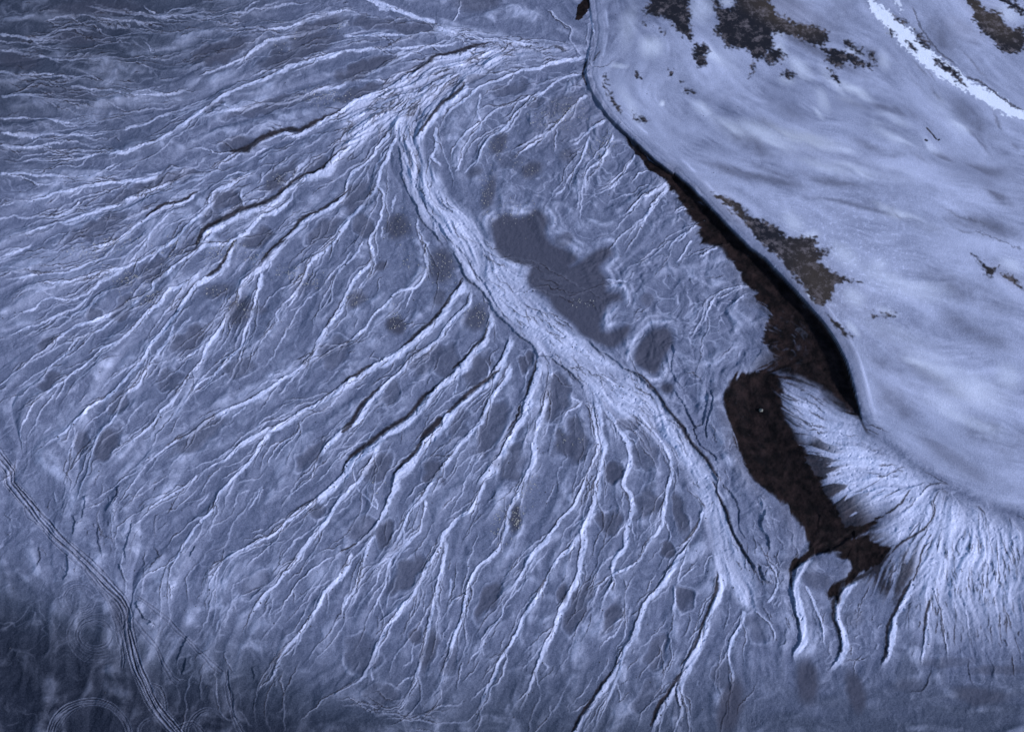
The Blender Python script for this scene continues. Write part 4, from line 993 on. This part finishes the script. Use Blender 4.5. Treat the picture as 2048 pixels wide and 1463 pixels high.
cls[fm(hol) > .55] = 2
cls[(fm((DPL > 0.5) & (ED > .3)) > .5)] = 1
cls[fm(TRK) > .5] = 3
def build(name, c):
    q = quads[cls == c].reshape(-1, 4)
    used = np.zeros(nX*nY, bool); used[q.ravel()] = True
    remap = np.cumsum(used)-1; ids = np.nonzero(used)[0]
    me = bpy.data.meshes.new(name)
    me.vertices.add(len(ids)); v = np.stack([VX.ravel()[ids], VY.ravel()[ids], Z.ravel()[ids]], -1).astype(np.float32)
    me.vertices.foreach_set('co', v.ravel())
    me.loops.add(q.size); me.loops.foreach_set('vertex_index', remap[q].ravel().astype(np.int32))
    me.polygons.add(len(q)); me.polygons.foreach_set('loop_start', np.arange(0, q.size, 4, dtype=np.int32))
    me.update(calc_edges=True)
    me.polygons.foreach_set('use_smooth', np.ones(len(q), bool))
    for nm, a in MASKS.items():
        at = me.attributes.new(nm, 'FLOAT', 'POINT'); at.data.foreach_set('value', a.ravel()[ids])
    me.normals_split_custom_set_from_vertices(NRM.reshape(-1, 3)[ids].tolist() if False else NRM.reshape(-1, 3)[ids])
    me.materials.append(mat)
    o = bpy.data.objects.new(name, me); col.objects.link(o); o['kind'] = 'structure'
    return o
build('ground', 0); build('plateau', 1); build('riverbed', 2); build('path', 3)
print('meshes', nX*nY, round(time.time()-T0, 1))

# ------------------------------------------------------------------ small loose things: pebbles, dry tufts, one pale boulder
rng = np.random.RandomState(77)
def ground_at(px, py):
    x, y = unproject(px, py)
    for _ in range(3):
        j = int(round((x-X0)/G)); i = int(round((y-Y0)/G))
        if not (2 < i < ny-3 and 2 < j < nx-3): return None
        ax, ay = float(PX[i, j]), float(PY[i, j]); gx, gy = unproject(px, py); hx, hy = unproject(ax, ay)
        x, y = X[i, j]+gx-hx, Y[i, j]+gy-hy
    j = int(round((x-X0)/G)); i = int(round((y-Y0)/G))
    if not (2 < i < ny-3 and 2 < j < nx-3): return None
    return x, y, float(Hh[i, j]*M), i, j
def simple_mat(name, c, c2):
    m = bpy.data.materials.new(name); m.use_nodes = True; t = m.node_tree; b = t.nodes['Principled BSDF']
    n = t.nodes.new('ShaderNodeTexNoise'); n.inputs['Scale'].default_value = 2.5; r = t.nodes.new('ShaderNodeMix'); r.data_type = 'RGBA'
    g = t.nodes.new('ShaderNodeNewGeometry'); t.links.new(g.outputs['Position'], n.inputs['Vector']); t.links.new(n.outputs['Fac'], r.inputs[0])
    r.inputs[6].default_value = (*c, 1); r.inputs[7].default_value = (*c2, 1); t.links.new(r.outputs[2], b.inputs['Base Color']); b.inputs['Roughness'].default_value = .9
    return m
def stuff(name, verts, faces, m, label):
    me = bpy.data.meshes.new(name); me.from_pydata(verts, [], faces); me.update(); me.materials.append(m)
    o = bpy.data.objects.new(name, me); col.objects.link(o); o['kind'] = 'stuff'; o['label'] = label
    return o
OCT = np.array([[1, 0, 0], [.5, .87, .1], [-.5, .8, 0], [-1, 0, .1], [-.5, -.87, 0], [.5, -.8, .1], [.1, .1, .8]])
def stone(V_, F_, x, y, z, r):
    k = len(V_); v = OCT*(r*(0.7+0.6*rng.rand(7, 1))); v[:, 2] = v[:, 2]*.8; v[:6, 2] -= r*.25
    a = rng.rand()*6.3; c_, s_ = math.cos(a), math.sin(a)
    for q in v: V_.append((x+q[0]*c_-q[1]*s_, y+q[0]*s_+q[1]*c_, z+q[2]))
    for i in range(6): F_.append((k+i, k+(i+1) % 6, k+6))
V_, F_ = [], []
for wa, h, d, p in chained:
    q = catmull(p, 4)
    for pt in q:
        if rng.rand() < .16:
            g = ground_at(pt[0]+rng.randn()*2+3*rng.rand()*3, pt[1]+rng.randn()*3)
            if g: stone(V_, F_, g[0], g[1], g[2], 0.10+0.20*rng.rand()**3)
lo_, hi_ = TRUNK.min(0), TRUNK.max(0)
for _ in range(1500):
    a, b = lo_+(hi_-lo_)*rng.rand(2)
    if inside(TRUNK, a, b):
        g = ground_at(a, b)
        if g: stone(V_, F_, g[0], g[1], g[2], 0.09+0.18*rng.rand()**3)
for _ in range(1200):
    a, b = rng.rand()*1500, rng.rand()*1463
    g = ground_at(a, b)
    if g: stone(V_, F_, g[0], g[1], g[2], 0.08+0.17*rng.rand()**4)
stuff('pebbles', V_, F_, simple_mat('dark_stone', (.02, .02, .03), (.05, .05, .065)), 'small dark pebbles scattered over the grey silt')
V_, F_ = [], []
def tuft(x, y, z, r):
    for b_ in range(5):
        a = rng.rand()*6.3; ln = r*(.7+.6*rng.rand()); w_ = r*.22; k = len(V_); t = .5+.7*rng.rand()
        dx, dy = math.cos(a), math.sin(a)
        V_.extend([(x-dy*w_, y+dx*w_, z-.03), (x+dy*w_, y-dx*w_, z-.03), (x+dx*ln*.6+dy*w_*.6, y+dy*ln*.6-dx*w_*.6, z+ln*.5*t), (x+dx*ln, y+dy*ln, z+ln*.62*t)])
        F_.append((k, k+1, k+2, k+3))
TUFTS = "1 1900 570 150 50 150|1 1640 1060 60 40 40|1 1650 240 90 50 40|1 2000 150 60 30 25|2 350 1330 90 80 60|2 1320 640 90 60 120|2 1200 700 150 60 120|2 930 850 60 80 40|2 860 1130 50 120 60|2 1100 1000 80 60 40|2 1040 1230 120 90 80|5 590 150 90 120 90|5 330 470 50 50 50|5 800 440 70 50 60|5 100 340 60 40 35|5 390 130 50 50 25|5 1430 370 60 30 20|8 930 220 30 100 60|8 1030 200 40 90 90|4 1480 100 60 30 50|4 1700 190 70 40 70|4 1240 100 60 60 50|4 1000 60 70 70 50|4 760 230 110 70 100|4 560 70 120 60 80|4 900 330 70 40 60|4 1250 300 60 30 30|4 1400 400 60 80 50|4 1830 240 60 50 40|1 700 1400 120 30 50|1 1350 1440 80 30 50|5 1330 1150 120 60 30|8 1100 40 60 60 40|8 230 40 60 40 10|2 1480 900 100 50 60|2 1560 820 60 40 50"
for q in TUFTS.split('|'):
    t_, cx, cy, rx, ry, n = [float(v) for v in q.split()]
    for _ in range(int(n*.8)):
        k = 700/2048; a = TILE[int(t_)][0]+k*(cx+rx*.6*rng.randn()); b = TILE[int(t_)][1]+k*(cy+ry*.6*rng.randn())
        g = ground_at(a, b)
        if g: tuft(g[0], g[1], g[2], .14+.16*rng.rand())
stuff('grass', V_, F_, simple_mat('dry_grass', (.36, .34, .33), (.62, .58, .52)), 'sparse pale dry grass tufts dotted over the damp flats')
g = ground_at(1521.5, 821)
import bmesh
bm = bmesh.new(); bmesh.ops.create_icosphere(bm, subdivisions=3, radius=.30)
for v in bm.verts:
    n = v.co.normalized(); f = 1+.22*math.sin(3.1*n.x+1)*math.cos(2.7*n.y)+.12*math.sin(7*n.z+4*n.x)+.05*math.sin(13*n.y+9*n.x)
    v.co = Vector((n.x*.62*f, n.y*.5*f, max(n.z, -.5)*.42*f))
me = bpy.data.meshes.new('boulder'); bm.to_mesh(me); bm.free()
for p_ in me.polygons: p_.use_smooth = True
me.materials.append(simple_mat('pale_stone', (.12, .115, .10), (.24, .23, .20)))
o = bpy.data.objects.new('boulder', me); col.objects.link(o); o.location = (g[0], g[1], g[2]+.12)
o['label'] = 'small pale boulder alone on the dark brown floor of the hollow'; o['category'] = 'boulder'
print('done', round(time.time()-T0, 1))
